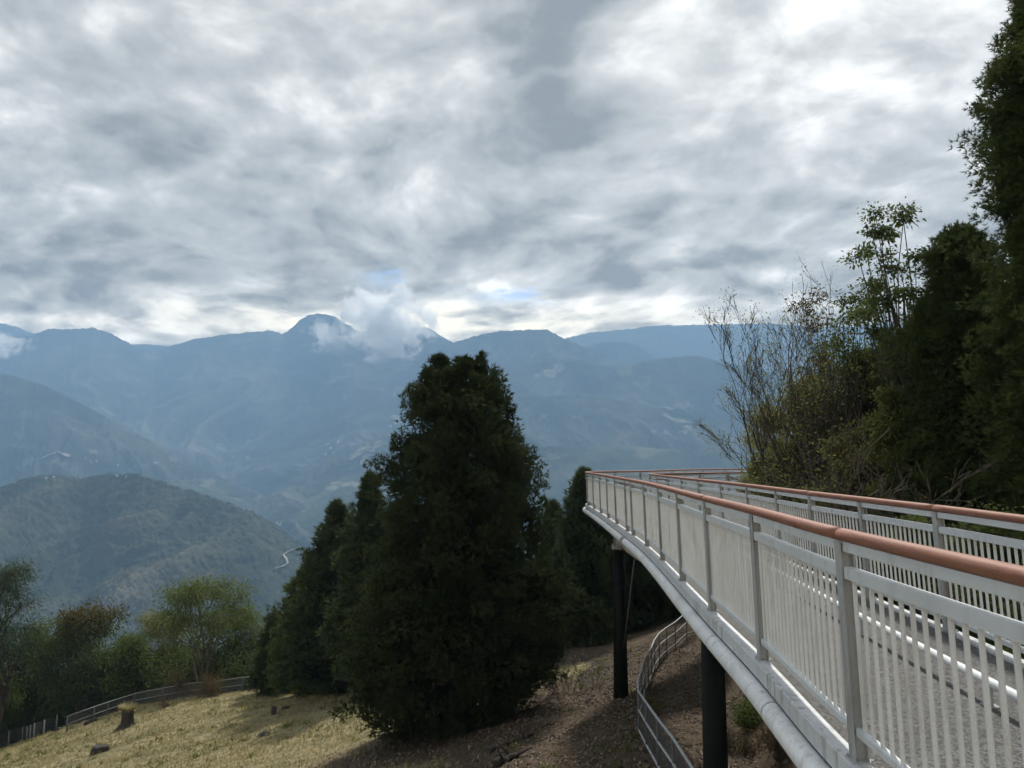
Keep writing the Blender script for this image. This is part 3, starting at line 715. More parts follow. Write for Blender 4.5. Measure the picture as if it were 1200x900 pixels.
def conifer(name, label, base, H, prof, matk, seed, lumpy=1., z0=.06, tops=((0, 0, 1.),), nb=170, clump=.42, ncl=6, ntuft=16, k=5, ln=.26, wd=.05, droop=.25, upturn=.35, spread=.5, cat='tree', group=None, ground=True, trunk_r=None, rad=None, tipbias=.35):
    """prof: [(height fraction, radius left, radius right)]"""
    rng = np.random.default_rng(seed); rd = random.Random(seed)
    pf = np.array(prof); tr = trunk_r or H*.022
    e = empty(name, base, label, cat, group); bx, by, bz = base
    T = MB()
    C = []; D = []; TI = []
    ph = rng.uniform(0, 6.28, 8)
    for (tx, ty, th) in tops:
        pts = [(0, 0, -.5), (0, 0, H*.12), (tx*.55, ty*.55, H*.35), (tx*.9, ty*.9, H*.6), (tx, ty, H*th*.96)]
        T.tube(pts, [tr*1.25, tr, tr*.75, tr*.5, .02], 10)
    for i in range(nb):
        f = z0+(1-z0)*(1-(1-rng.uniform())**.85) if False else z0+(.985-z0)*((i+rng.uniform())/nb)**.92
        tx, ty, th = tops[rng.integers(len(tops))]
        if f > th: continue
        sway = min(1, f/.6); cx, cy = tx*sway, ty*sway
        az = i*2.39996+rng.uniform(-.5, .5)
        fr = f/th if len(tops) > 1 and f > .55 else f
        rl = np.interp(f, pf[:, 0], pf[:, 1]); rr = np.interp(f, pf[:, 0], pf[:, 2])
        ca = math.cos(az); Rr = rl+(rr-rl)*(ca*.5+.5)
        if len(tops) > 1: Rr = max(.15, Rr-abs(tx)*sway*.75)
        if f > th-.10: Rr = min(Rr, .20+(th-f)/.10*Rr)
        lump = 1+lumpy*(.16*math.sin(3*az+ph[0]+5*f)+.12*math.sin(7*f*3+ph[1]+2*az)+.08*math.sin(5*az+ph[2]-11*f))
        Rr = max(.2, Rr*lump*rng.uniform(1-.22*lumpy, 1.06))
        d = np.array((ca, math.sin(az), 0.)); p0 = np.array((cx, cy, f*H+droop*.2*Rr))
        pts = [p0]
        for s in (.3, .6, .85, 1.):
            zz = -droop*Rr*(s**1.2)+upturn*Rr*max(0, s-.55)**1.3*1.6
            pts.append(p0+d*Rr*s+np.array((rng.normal()*.06, rng.normal()*.06, zz)))
        br = max(.012, tr*.16*(1-f)+.01)
        T.tube(pts, [br, br*.8, br*.55, br*.35, br*.15], 5, cap=False)
        nc = max(2, int(ncl*Rr/(pf[:, 1].max())+1.5))
        for j in range(nc):
            s = 1-(1-tipbias)*((j+rng.uniform(0, 1))/nc)**1.0 if rng.uniform() < .8 else rng.uniform(.25, 1)
            q = np.array([np.interp(s, [0, .3, .6, .85, 1.], [p[c] for p in pts]) for c in range(3)])
            cr = clump*rng.uniform(.6, 1.25)*(.55+.45*min(1, Rr/1.5))
            c0 = q+rng.normal(size=3)*np.array((.22, .22, .16))*min(1, Rr)
            nt = int(ntuft*rng.uniform(.7, 1.3)); o = rng.normal(size=(nt, 3)); o = unit(o)*(rng.uniform(.15, 1, (nt, 1))**.5)*cr*np.array((1, 1, .8))
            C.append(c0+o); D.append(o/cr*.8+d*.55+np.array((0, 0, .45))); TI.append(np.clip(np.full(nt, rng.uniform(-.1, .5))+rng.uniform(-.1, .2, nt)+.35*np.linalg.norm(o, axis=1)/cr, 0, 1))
    for (tx, ty, th) in tops:                     # leader shoots
        for s in np.linspace(.0, .14, 22):
            q = np.array((tx, ty, H*(th-s))); nt = 10; o = rng.normal(size=(nt, 3))*(.04+s*1.5)*np.array((1, 1, .8)); C.append(q+o); D.append(o*2+np.array((0, 0, .7))); TI.append(rng.uniform(0, 1, nt))
    C = np.concatenate(C); D = np.concatenate(D); TI = np.concatenate(TI)
    if ground:
        ok = C[:, 2]+bz > gz(C[:, 0]+bx, C[:, 1]+by)+.12; C, D, TI = C[ok], D[ok], TI[ok]
    V, F = blades(rng, C, D, ln, wd, k, spread)
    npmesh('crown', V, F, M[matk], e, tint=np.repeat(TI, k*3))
    T.build('trunk', M['bark'], e)
    return e

def grow(rd, T, p, d, length, r, lvl, maxl, tips, nseg=5, wander=.22, up=.12, child=(3, 5), ang=.75, lratio=.62, rratio=.55, start=.35, sides=6, minr=.006):
    pts = [np.array(p)]; rs = [r]; d = np.array(d)/np.linalg.norm(d)
    for i in range(nseg):
        d = d+np.array((rd.gauss(0, wander), rd.gauss(0, wander), rd.gauss(0, wander)+up)); d = d/np.linalg.norm(d)
        pts.append(pts[-1]+d*length/nseg); rs.append(r*(1-.62*(i+1)/nseg))
    T.tube(pts, [max(q_, minr) for q_ in rs], max(3, sides-lvl), cap=False)
    if lvl >= maxl:
        tips.append((pts[-1], d)); tips.append((pts[-2], d)); tips.append((pts[len(pts)//2], d)); return
    n = rd.randint(*child)
    for c in range(n):
        s = start+(1-start)*(c+rd.random())/n; i = min(nseg-1, int(s*nseg)); q = pts[i]+(pts[i+1]-pts[i])*(s*nseg-i)
        a = rd.uniform(.5, 1)*ang; ax = np.cross(d, (rd.gauss(0, 1), rd.gauss(0, 1), rd.gauss(0, 1))); ax = ax/(np.linalg.norm(ax)+1e-9)
        nd = d*math.cos(a)+ax*math.sin(a)
        grow(rd, T, q, nd, length*lratio*rd.uniform(.75, 1.2), max(.003, rs[i]*rratio), lvl+1, maxl, tips, max(3, nseg-1), wander, up, child, ang, lratio, rratio, .2, sides, minr)
    tips.append((pts[-1], d))

def broadleaf(name, label, base, H, spread, matk, seed, bark='bark', stems=1, levels=3, leaf=.16, nleaf=14, rad=.35, trunk_r=.16, lean=(0, 0), fan=.25, clean=.25, cat='tree', group=None, flat=1., up=.10, child=(3, 5), droop=.2, ang=.75, wander=.2, frac=1., keep_low=0., width=.5, lratio=.62, matk2=None, minr=.006):
    rd = random.Random(seed); rng = np.random.default_rng(seed); e = empty(name, base, label, cat, group); T = MB(); tips = []
    for s in range(stems):
        a = rd.uniform(0, 6.28); f = fan*(rd.uniform(.4, 1) if stems > 1 else .2)
        d = (math.cos(a)*f*spread+lean[0], math.sin(a)*f*spread+lean[1], 1)
        grow(rd, T, (math.cos(a)*.1*(stems > 1), math.sin(a)*.1*(stems > 1), -.3), d, H*.62*rd.uniform(.8, 1.08), trunk_r*(1 if stems == 1 else rd.uniform(.6, 1)), 0, levels, tips, 6, wander*.6, up, child, ang, lratio, .55, clean, 6, minr)
    T.build('trunk', M[bark], e)
    if nleaf:
        P = np.array([t[0] for t in tips]); Dd = np.array([t[1] for t in tips])
        # fit the crown to the wanted height
        sel = rng.uniform(size=len(P)) < frac; P, Dd = P[sel], Dd[sel]
        cl = rng.uniform(0, 1, len(P))
        C = np.repeat(P, nleaf, 0); D = np.repeat(Dd, nleaf, 0); o = rng.normal(size=C.shape)*rad*np.array((1, 1, flat)); C = C+o
        D = D*.6+rng.normal(size=C.shape)*.8+o+np.array((0, 0, -droop))
        ti = np.clip(np.repeat(cl, nleaf)*.7+rng.uniform(0, .4, len(C)), 0, 1)
        ok = C[:, 2] > keep_low
        V, F = rhombs(rng, C[ok], D[ok], leaf, leaf*width, .2); mi = None; mats = M[matk]
        if matk2:
            mats = [M[matk], M[matk2]]; hi = C[ok][:, 2]/H+rng.normal(size=ok.sum())*.12; mi = (hi > .88).astype(int)
        npmesh('crown', V, F, mats, e, tint=np.repeat(ti[ok], 4), mi=mi)
    return e
def lobed(name, label, base, H, W, matk, seed, bark='bark', nl=16, rl=.30, cb=.25, leaf=.28, lw=.55, npc=26, ncl=14, cr=.42, trunk_r=.16, stems=2, group=None, cat='tree', flat=.8, lean=0., droop=.15, matk2=None, skew=0., squash=1., bare=0, top=.0):
    """a crown of separate leafy boughs: limbs run to each bough, twigs to each leaf cluster"""
    rd = random.Random(seed); rng = np.random.default_rng(seed); e = empty(name, base, label, cat, group); T = MB()
    zc = H*(1+cb)/2; hz = H*(1-cb)/2; R_ = rl*W; C = []; D = []; TI = []; lobes = []
    for i in range(nl):
        for _ in range(30):
            v = rng.normal(size=3); v /= np.linalg.norm(v); q = v*rng.uniform(.35, 1)**.6
            p = np.array((q[0]*(W-R_*.8), q[1]*(W-R_*.8)*squash, zc+q[2]*(hz-R_*flat*.8)))
            tf = (p[2]-zc)/hz
            if top: p[:2] *= 1-top*max(0, tf)
            p[0] += lean*p[2]+skew*W*max(0, tf)
            if all(np.linalg.norm((p-l)/np.array((1, 1, .8))) > R_*.75 for l in lobes): break
        lobes.append(p)
    st = []
    for s_ in range(stems):
        a = rd.uniform(0, 6.28); o = .12*W*(stems > 1); x0 = np.array((math.cos(a)*.12*(stems > 1), math.sin(a)*.12*(stems > 1), -.4))
        x2 = np.array((math.cos(a)*o*2+lean*zc, math.sin(a)*o*2, zc)); x1 = (x0+x2)/2+rng.normal(size=3)*.06*H*np.array((1, 1, .3))
        T.tube([x0, x0*.6+x1*.4, x1, (x1+x2)/2+rng.normal(size=3)*.03*H, x2], [trunk_r*1.2, trunk_r, trunk_r*.8, trunk_r*.6, trunk_r*.4], 8, cap=False); st.append((x0, x1, x2))
    for l in lobes:
        x0, x1, x2 = st[rd.randrange(len(st))]; u = rd.uniform(.25, .95); a = x0+(x1-x0)*u*2 if u < .5 else x1+(x2-x1)*(u-.5)*2
        if a[2] > l[2]: a = x1
        mid = (a+l)/2+rng.normal(size=3)*.12*W*np.array((1, 1, .5))-np.array((0, 0, .04*H))
        r0 = trunk_r*.42; T.tube([a, (a+mid)/2+rng.normal(size=3)*.03*W, mid, (mid+l)/2+rng.normal(size=3)*.03*W, l], [r0, r0*.85, r0*.65, r0*.5, r0*.3], 6, cap=False)
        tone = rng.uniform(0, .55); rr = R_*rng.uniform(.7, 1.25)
        for c in range(ncl):
            v = rng.normal(size=3); v /= np.linalg.norm(v); v[2] = v[2]*.8+.12; q = l+v*rr*rng.uniform(.45, 1.05)*np.array((1, 1, flat))
            m_ = (l+q)/2+rng.normal(size=3)*.12*rr; T.tube([l, m_, q, q+v*rr*.25], [r0*.3, r0*.22, r0*.15, .006], 3, cap=False)
            if bare and rng.uniform() < bare: continue
            n = int(npc*rng.uniform(.6, 1.4)); o = rng.normal(size=(n, 3))*cr*rr*np.array((1, 1, .75)); C.append(q+o); D.append(o/(cr*rr)*.5+v*.5+rng.normal(size=(n, 3))*.7-np.array((0, 0, droop)))
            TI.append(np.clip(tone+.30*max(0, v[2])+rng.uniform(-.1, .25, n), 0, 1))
    T.build('trunk', M[bark], e)
    C = np.concatenate(C); D = np.concatenate(D); TI = np.concatenate(TI)
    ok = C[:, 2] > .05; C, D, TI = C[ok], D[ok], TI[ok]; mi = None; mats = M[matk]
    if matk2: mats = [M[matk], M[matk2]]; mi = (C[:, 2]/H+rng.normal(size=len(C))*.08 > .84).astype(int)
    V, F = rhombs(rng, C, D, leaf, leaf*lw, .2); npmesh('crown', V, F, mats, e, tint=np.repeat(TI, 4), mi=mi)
    return e
def base_at(px, y, dz=0): X = (px-600)/900*y*1.0; return (X, y, gzf(X, y)+dz)

# ------------------------------------------------------------------ trees
# the big cedar in the middle
bx, by = -1.95, 29.; bz = gzf(bx, by); topz = at(560, 414, by)[2]; H = topz-bz
def big():
    k = 29./900
    rows = [(420, 30, 24), (450, 52, 46), (500, 60, 56), (540, 82, 74), (570, 84, 82), (600, 80, 88), (650, 92, 100), (700, 104, 114), (750, 120, 122), (800, 128, 104), (850, 108, 36)]
    pr = []
    for (y, l, r) in rows[::-1]:
        z = at(545, y, by)[2]; pr.append(((z-bz)/H, l*k, r*k))
    return [(0., 3.2, 1.5)]+pr+[(1.0, .25, .25)]
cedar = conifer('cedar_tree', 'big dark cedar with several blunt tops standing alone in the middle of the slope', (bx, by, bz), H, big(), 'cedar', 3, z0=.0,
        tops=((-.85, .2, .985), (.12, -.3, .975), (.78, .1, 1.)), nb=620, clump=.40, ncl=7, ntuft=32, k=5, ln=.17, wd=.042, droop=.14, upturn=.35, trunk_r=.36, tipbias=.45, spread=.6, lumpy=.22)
def con(px, d, ytop, hw, label, seed, matk='cedar_far', wide=None, nb=150, dz=0., name='conifer_tree', z0=.05, **kw):
    b = base_at(px, d, dz); H = at(px, ytop, d)[2]-b[2]; k = d/900.
    pr = [(0, hw*k*.8, hw*k*.8), (.12, hw*k, hw*k), (.35, hw*k*.85, hw*k*.85), (.6, hw*k*.6, hw*k*.6), (.82, hw*k*.34, hw*k*.34), (1, .12, .12)] if wide is None else [(a, l*k, r*k) for a, l, r in wide]
    return conifer(name, label, b, H, pr, matk, seed, z0=z0, nb=nb, group='dark conifers at the edge of the slope', **kw)
con(434, 47, 556, 44, 'dark conifer just left of the big cedar with a pointed top', 11, nb=140, clump=0.5, ntuft=16, ln=.36, wd=.075, ncl=7, lumpy=1.1, droop=0.1, upturn=0.5)
con(398, 52, 590, 60, 'bushy dark conifer second to the left of the big cedar', 12, nb=170, clump=0.5, ntuft=16, ln=.38, wd=.085, ncl=7, lumpy=1.1, droop=0.1, upturn=0.5)
con(331, 60, 722, 26, 'short dark conifer at the crest between the olive tree and the taller conifers', 13, nb=110, clump=.5, ntuft=14, ln=.36, wd=.085)
con(362, 56, 665, 46, 'lower green conifer in front of the bushy one', 14, nb=140, clump=.55, ntuft=14, ln=.36, wd=.08, matk='leaf_dark', lumpy=1.4)
con(683, 46, 552, 52, 'slender dark conifer right behind the tip of the walkway', 15, nb=150, clump=.5, ntuft=16, ln=.36, wd=.075, ncl=8, droop=.3, lumpy=1.3)
con(733, 50, 566, 54, 'dark conifer behind the far pillar under the deck', 16, nb=190, clump=.6, ntuft=15, ln=.4, wd=.085)
con(786, 52, 590, 60, 'dark conifer beyond the curved end of the path fence', 17, nb=190, clump=.6, ntuft=15, ln=.4, wd=.085)
con(648, 56, 590, 42, 'dark conifer hidden half behind the right side of the big cedar', 18, nb=150, clump=.6, ntuft=14, ln=.4, wd=.085)
con(470, 58, 600, 50, 'dark conifer seen in the gap low on the left of the big cedar', 19, nb=140, clump=.6, ntuft=14, ln=.4, wd=.085)

# trees beyond the meadow fence, left to right
def bl(px, d, ytop, label, matk, seed, dz=0., name='broadleaf_tree', **kw):
    b = base_at(px, d, dz); H = at(px, ytop, d)[2]-b[2]
    return broadleaf(name, label, b, H, 1., matk, seed, group='trees beyond the meadow fence', **kw)
def lb(px, d, ytop, hw, label, matk, seed, name='broadleaf_tree', **kw):
    b = base_at(px, d); H = at(px, ytop, d)[2]-b[2]
    return lobed(name, label, b, H, hw*d/900., matk, seed, group='trees beyond the meadow fence', **kw)
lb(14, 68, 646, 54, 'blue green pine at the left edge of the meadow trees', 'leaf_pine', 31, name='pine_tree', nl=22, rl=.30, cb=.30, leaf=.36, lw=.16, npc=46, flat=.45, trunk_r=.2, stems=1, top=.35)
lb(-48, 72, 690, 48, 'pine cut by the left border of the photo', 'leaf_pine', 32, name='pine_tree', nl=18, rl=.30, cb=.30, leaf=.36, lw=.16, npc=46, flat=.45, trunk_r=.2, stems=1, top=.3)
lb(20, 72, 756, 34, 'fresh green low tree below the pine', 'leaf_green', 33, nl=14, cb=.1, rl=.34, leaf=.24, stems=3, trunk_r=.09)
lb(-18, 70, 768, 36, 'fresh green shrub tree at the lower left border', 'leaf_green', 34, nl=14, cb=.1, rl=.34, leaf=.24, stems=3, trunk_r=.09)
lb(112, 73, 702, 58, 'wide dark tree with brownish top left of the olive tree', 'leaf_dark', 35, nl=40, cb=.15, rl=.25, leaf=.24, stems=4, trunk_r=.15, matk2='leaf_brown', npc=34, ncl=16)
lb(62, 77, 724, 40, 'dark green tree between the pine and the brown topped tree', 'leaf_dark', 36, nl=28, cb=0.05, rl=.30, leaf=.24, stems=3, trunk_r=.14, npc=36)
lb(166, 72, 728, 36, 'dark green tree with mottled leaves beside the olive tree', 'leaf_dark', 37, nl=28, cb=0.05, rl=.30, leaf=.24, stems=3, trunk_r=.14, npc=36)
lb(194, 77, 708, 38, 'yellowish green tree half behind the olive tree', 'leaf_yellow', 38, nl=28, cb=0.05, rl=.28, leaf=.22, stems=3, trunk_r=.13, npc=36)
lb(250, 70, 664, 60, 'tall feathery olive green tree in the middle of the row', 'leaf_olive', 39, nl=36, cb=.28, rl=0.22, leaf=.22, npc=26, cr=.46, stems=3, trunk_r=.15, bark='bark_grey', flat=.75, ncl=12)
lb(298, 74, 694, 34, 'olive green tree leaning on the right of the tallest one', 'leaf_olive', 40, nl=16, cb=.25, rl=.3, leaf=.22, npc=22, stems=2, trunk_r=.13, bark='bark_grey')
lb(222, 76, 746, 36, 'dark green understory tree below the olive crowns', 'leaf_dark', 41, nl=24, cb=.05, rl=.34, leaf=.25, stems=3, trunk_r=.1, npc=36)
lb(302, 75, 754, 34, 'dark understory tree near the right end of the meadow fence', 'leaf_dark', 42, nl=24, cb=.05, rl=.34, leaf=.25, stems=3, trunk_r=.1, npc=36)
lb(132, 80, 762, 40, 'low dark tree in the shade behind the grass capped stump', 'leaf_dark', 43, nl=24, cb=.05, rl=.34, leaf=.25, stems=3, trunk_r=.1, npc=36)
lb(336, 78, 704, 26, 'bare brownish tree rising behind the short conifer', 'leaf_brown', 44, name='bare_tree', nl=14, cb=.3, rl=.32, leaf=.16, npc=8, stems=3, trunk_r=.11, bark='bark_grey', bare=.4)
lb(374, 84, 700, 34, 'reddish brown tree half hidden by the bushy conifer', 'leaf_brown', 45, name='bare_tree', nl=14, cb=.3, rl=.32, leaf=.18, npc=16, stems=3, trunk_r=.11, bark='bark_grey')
bl(238, 63.5, 778, 'low umbrella shaped bare shrub over the meadow fence', 'leaf_brown', 46, name='bare_shrub', levels=4, leaf=.10, nleaf=4, rad=.25, stems=4, trunk_r=.06, fan=1.6, clean=.15, bark='bark_grey', up=.0, ang=.8, child=(3, 4))
for k_, (px_, d_, yt_, lab_) in enumerate(((20, 80, 800, 'dark thicket bush under the pine at far left'), (75, 79, 800, 'dark thicket bush behind the concrete fence posts'), (120, 77, 805, 'dark thicket bush behind the low end of the meadow fence'), (165, 76, 796, 'dark thicket bush behind the grass capped stump'), (210, 74, 784, 'dark thicket bush below the yellowish tree'), (255, 73, 778, 'dark thicket bush under the tallest olive tree'), (292, 72, 774, 'dark thicket bush near the upper end of the meadow fence'), (325, 72, 766, 'dark thicket bush beside the short conifer'))):
    lb(px_, d_, yt_-22, 54, lab_, 'leaf_dark', 120+k_, name='bush', nl=24, cb=.0, rl=.30, leaf=.24, npc=40, stems=4, trunk_r=.06)

for k_, (px_, d_, yt_, lab_) in enumerate(((-14, 79, 812, 'low dark bush behind the wire fence at the left border'), (14, 79, 820, 'low dark bush behind the first concrete posts'), (40, 78.5, 822, 'low dark bush behind the middle concrete posts'), (66, 77, 822, 'low dark bush where the wire fence meets the rail fence'))):
    lb(px_, d_, yt_, 26, lab_, 'leaf_dark', 140+k_, name='bush', nl=16, cb=-.2, rl=.36, leaf=.22, npc=34, stems=3, trunk_r=.04)

lb(396, 52, 770, 24, 'low dark bush in the gap at the left foot of the big cedar', 'leaf_dark', 150, name='bush', nl=18, cb=-.2, rl=.36, leaf=.18, npc=34, stems=3, trunk_r=.04)

# right side: bank with shrubs and tall conifers
def rb(px, d, ytop, label, matk, seed, zb=None, name='broadleaf_tree', group='shrubs and small trees behind the inner railing', **kw):
    X = (px-600)/900*d; z = gzf(X, d); H = at(px, ytop, d)[2]-z
    return broadleaf(name, label, (X, d, z), H, 1., matk, seed, group=group, **kw)
def rl_(px, d, ytop, hw, label, matk, seed, name='broadleaf_tree', **kw):
    X = (px-600)/900*d; z = gzf(X, d); H = at(px, ytop, d)[2]-z
    return lobed(name, label, (X, d, z), H, hw*d/900., matk, seed, group='shrubs and small trees behind the inner railing', **kw)
rb(985, 23, 318, 'tall bare many stemmed shrub fanning out beside the walkway', 'leaf_yellow', 51, name='bare_shrub', levels=4, leaf=.07, nleaf=3, rad=0.14, stems=17, trunk_r=0.075, fan=0.55, clean=.3, bark='bark_dark', child=(3, 4), up=.10, ang=.6, frac=0.5, lean=(-.13, 0), lratio=.5, wander=0.2, minr=0.0065)
rb(1012, 22, 432, 'bare shrub with leaning stems reaching left past the walkway corner', 'leaf_yellow', 52, name='bare_shrub', levels=4, leaf=.08, nleaf=3, rad=0.14, stems=10, trunk_r=.06, fan=.7, clean=.3, bark='bark_dark', child=(3, 4), up=.05, ang=.6, lean=(-.60, 0), frac=0.4, wander=0.2, lratio=.5, minr=0.0065)
rb(1018, 24, 335, 'grey bare shrub mixed into the rust leaved thin tree', 'leaf_yellow', 66, name='bare_shrub', levels=4, leaf=.08, nleaf=3, rad=.14, stems=11, trunk_r=.06, fan=.5, clean=.3, bark='bark_grey', child=(3, 4), up=.10, ang=.6, frac=.5, lean=(-.05, 0), lratio=.5, wander=.2, minr=.0065)
rl_(898, 25, 440, 40, 'sparse olive leaved tree among the bare shrub stems', 'leaf_yellow', 67, nl=26, cb=.25, rl=.26, leaf=.10, npc=15, ncl=12, cr=.5, stems=4, trunk_r=.05, bark='bark_dark', bare=.3)
rl_(957, 26, 316, 26, 'upright thin tree with rust coloured leaves behind the bare shrub', 'leaf_brown', 53, nl=16, cb=.45, rl=.42, leaf=.12, npc=16, ncl=9, cr=.5, stems=3, trunk_r=0.05, bark='bark_dark', bare=.2)
rl_(905, 28, 470, 42, 'yellow green bush low behind the bare shrub', 'leaf_yellow', 54, name='bush', nl=40, cb=.05, rl=.30, leaf=.12, npc=46, stems=5, trunk_r=0.035, bare=0.05)
rl_(968, 25, 418, 50, 'yellow green bushy tree in the middle of the right bank', 'leaf_yellow', 55, nl=52, cb=0.0, rl=.26, leaf=.12, npc=34, stems=5, trunk_r=0.045, bare=0.2, cr=0.5)
rl_(1032, 23, 385, 54, 'olive bushy tree left of the dark conifer', 'leaf_mix', 56, nl=52, cb=0.0, rl=.25, leaf=.12, npc=50, stems=4, trunk_r=0.05, bare=0.03)
rl_(1008, 22, 322, 46, 'crooked thin tree with sparse dark leaves', 'leaf_dark', 58, nl=26, cb=.5, rl=0.26, leaf=.12, npc=16, ncl=9, cr=.45, stems=2, trunk_r=0.055, bark='bark_dark', bare=.25)
rl_(1056, 20, 236, 56, 'slender leafy tree rising highest beside the dark conifer', 'leaf_dark', 57, nl=34, cb=.5, rl=0.2, leaf=.12, npc=18, ncl=10, cr=.45, stems=2, trunk_r=0.07, bark='bark_dark', bare=.15, flat=0.45, skew=-.15)
rl_(1095, 20, 335, 32, 'leafy tree pressed against the left side of the dark conifer', 'leaf_dark', 62, nl=30, cb=0.1, rl=.32, leaf=.12, npc=40, stems=2, trunk_r=0.06, bark='bark_dark')
rl_(935, 26, 455, 50, 'pale olive bush filling the gap behind the bare shrub stems', 'leaf_yellow', 63, name='bush', nl=44, cb=.0, rl=.27, leaf=.12, npc=26, stems=5, trunk_r=.04, bare=0.25, cr=0.5)
rl_(1000, 21, 470, 56, 'dense yellow green bush directly behind the inner railing', 'leaf_yellow', 64, name='bush', nl=44, cb=.0, rl=.27, leaf=.11, npc=32, stems=5, trunk_r=.04, bare=0.15)
rl_(1060, 19, 440, 50, 'dark olive bush between the thin trees and the dark conifer', 'leaf_mix', 65, name='bush', nl=44, cb=.0, rl=.27, leaf=.11, npc=44, stems=5, trunk_r=.04)
rb(990, 17, 530, 'grey twiggy bare bush right behind the inner railing', 'leaf_brown', 59, name='bare_shrub', levels=4, leaf=.06, nleaf=1, rad=.1, stems=9, trunk_r=.03, fan=.8, clean=.1, bark='bark_grey', child=(3, 4), ang=.8, frac=.3)
rl_(940, 19, 548, 34, 'low yellow leaved bush behind the inner railing', 'leaf_yellow', 60, name='bush', nl=12, cb=.0, rl=.34, leaf=.09, npc=30, stems=5, trunk_r=.03)
rl_(878, 29, 534, 26, 'small yellow green bush where the far railing ends', 'leaf_yellow', 61, name='bush', nl=12, cb=.0, rl=.34, leaf=.12, npc=24, stems=5, trunk_r=.03)
for i, (px, d, yt, hw, lab) in enumerate(((860, 33, 592, 40, 'dark bush under the far end of the walkway'), (925, 21, 580, 44, 'dark green bush below the bare shrub'), (1010, 15, 572, 56, 'dark green bush at the foot of the olive bushy tree'), (1075, 13.5, 585, 60, 'dark bush at the foot of the slender leafy tree'), (1150, 12, 590, 64, 'dark bush at the foot of the tall right conifer'), (1240, 10, 600, 70, 'dark bush near the right border behind the railing'), (1330, 9, 560, 80, 'dark bush outside the right border of the photo'))):
    rl_(px, d, yt, hw, lab, 'leaf_dark', 70+i, name='bush', nl=18, cb=.0, rl=.32, leaf=.07, npc=70, ncl=16, stems=5, trunk_r=.03)
def rc(px, d, ytop, wide, label, seed, nb, **kw):
    X = (px-600)/900*d; z = gzf(X, d); H = at(px, ytop, d)[2]-z; k = d/900.
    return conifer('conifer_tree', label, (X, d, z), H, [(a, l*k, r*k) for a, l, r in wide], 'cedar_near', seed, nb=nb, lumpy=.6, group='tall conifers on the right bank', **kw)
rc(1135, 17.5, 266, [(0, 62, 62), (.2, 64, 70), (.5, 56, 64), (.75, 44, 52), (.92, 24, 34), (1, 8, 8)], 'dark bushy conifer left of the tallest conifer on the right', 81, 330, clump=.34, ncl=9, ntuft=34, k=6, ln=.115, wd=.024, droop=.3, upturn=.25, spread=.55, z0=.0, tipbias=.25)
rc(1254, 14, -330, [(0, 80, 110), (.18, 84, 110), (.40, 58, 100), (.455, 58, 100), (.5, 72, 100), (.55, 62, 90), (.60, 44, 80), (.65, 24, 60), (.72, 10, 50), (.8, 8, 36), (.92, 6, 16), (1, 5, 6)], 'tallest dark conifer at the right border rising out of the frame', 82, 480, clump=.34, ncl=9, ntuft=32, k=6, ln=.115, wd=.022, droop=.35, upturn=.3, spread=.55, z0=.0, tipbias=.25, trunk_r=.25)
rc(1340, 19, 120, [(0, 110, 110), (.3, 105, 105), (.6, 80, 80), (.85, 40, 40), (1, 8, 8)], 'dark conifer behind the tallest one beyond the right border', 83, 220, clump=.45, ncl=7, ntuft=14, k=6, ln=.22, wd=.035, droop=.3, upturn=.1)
# brush under the deck on the bank
def brush(px, py, label, matk, seed, H, name='bush', **kw):
    P = ground_hit(px, py, 8, 60); return broadleaf(name, label, tuple(P), H, 1., matk, seed, group='brush on the bank under the deck', **kw)
brush(882, 850, 'small fresh green shrub on the dirt bank under the edge pipe', 'leaf_dark', 91, .9, levels=2, leaf=.07, nleaf=20, rad=.12, stems=6, trunk_r=.015, fan=1.1, clean=.1)
brush(868, 880, 'dry twiggy shrub below the green shrub on the bank', 'leaf_brown', 92, .8, name='bare_shrub', levels=3, leaf=.05, nleaf=2, rad=.1, stems=7, trunk_r=.012, fan=1.3, clean=.1, bark='bark_grey', frac=.4)
brush(925, 885, 'dry twiggy shrub at the bottom of the bank beside the edge pipe', 'leaf_brown', 93, .9, name='bare_shrub', levels=3, leaf=.05, nleaf=3, rad=.1, stems=8, trunk_r=.012, fan=1.3, clean=.1, bark='bark_grey', frac=.5)
brush(662, 812, 'bare twiggy branches at the right foot of the big cedar', 'leaf_brown', 94, 1.9, name='bare_shrub', levels=3, leaf=.05, nleaf=1, rad=.1, stems=9, trunk_r=.02, fan=1.8, clean=.1, bark='bark_grey', frac=.2, up=.0)

# ------------------------------------------------------------------ grass and litter
rng = np.random.default_rng(77)
def scatter(n, x0, x1, y0, y1, w):
    X = rng.uniform(x0, x1, n); Y = y0+(y1-y0)*rng.uniform(0, 1, n)**1.0; e = earth(X, Y); k = rng.uniform(0, 1, n) < w(X, Y, e); return X[k], Y[k]
X, Y = scatter(230000, -52, 6, 20, 74, lambda X, Y, e: np.clip(1-e*1.1, .02, 1)*(X > -.72*Y-2)*np.clip(.35+1.3*(fbm(X*.8, Y*.8, 3, 9)-.35), .1, 1))
n = len(X); Z = gz(X, Y); B = np.stack([X, Y, Z-.02], -1); a = rng.uniform(0, 6.28, n); h = rng.uniform(.05, .19, n)*(.6+.8*fbm(X*.5, Y*.5, 3, 12))
D = np.stack([np.cos(a)*.5, np.sin(a)*.5, np.ones(n)], -1)*h[:, None]; S = np.stack([-np.sin(a), np.cos(a), 0*a], -1)*(.020+.0005*Y)[:, None]
V = np.stack([B-S, B+S, B+D], 1).reshape(-1, 3)
ti = np.clip(fbm(X*.35, Y*.35, 3, 21)*1.5-.3+rng.uniform(-.25, .25, n), 0, 1)
tag(npmesh('grass', V, np.arange(n*3).reshape(-1, 3), M['straw'], tint=np.repeat(ti, 3)), 'short dry straw coloured grass over the meadow', 'grass', kind='stuff')
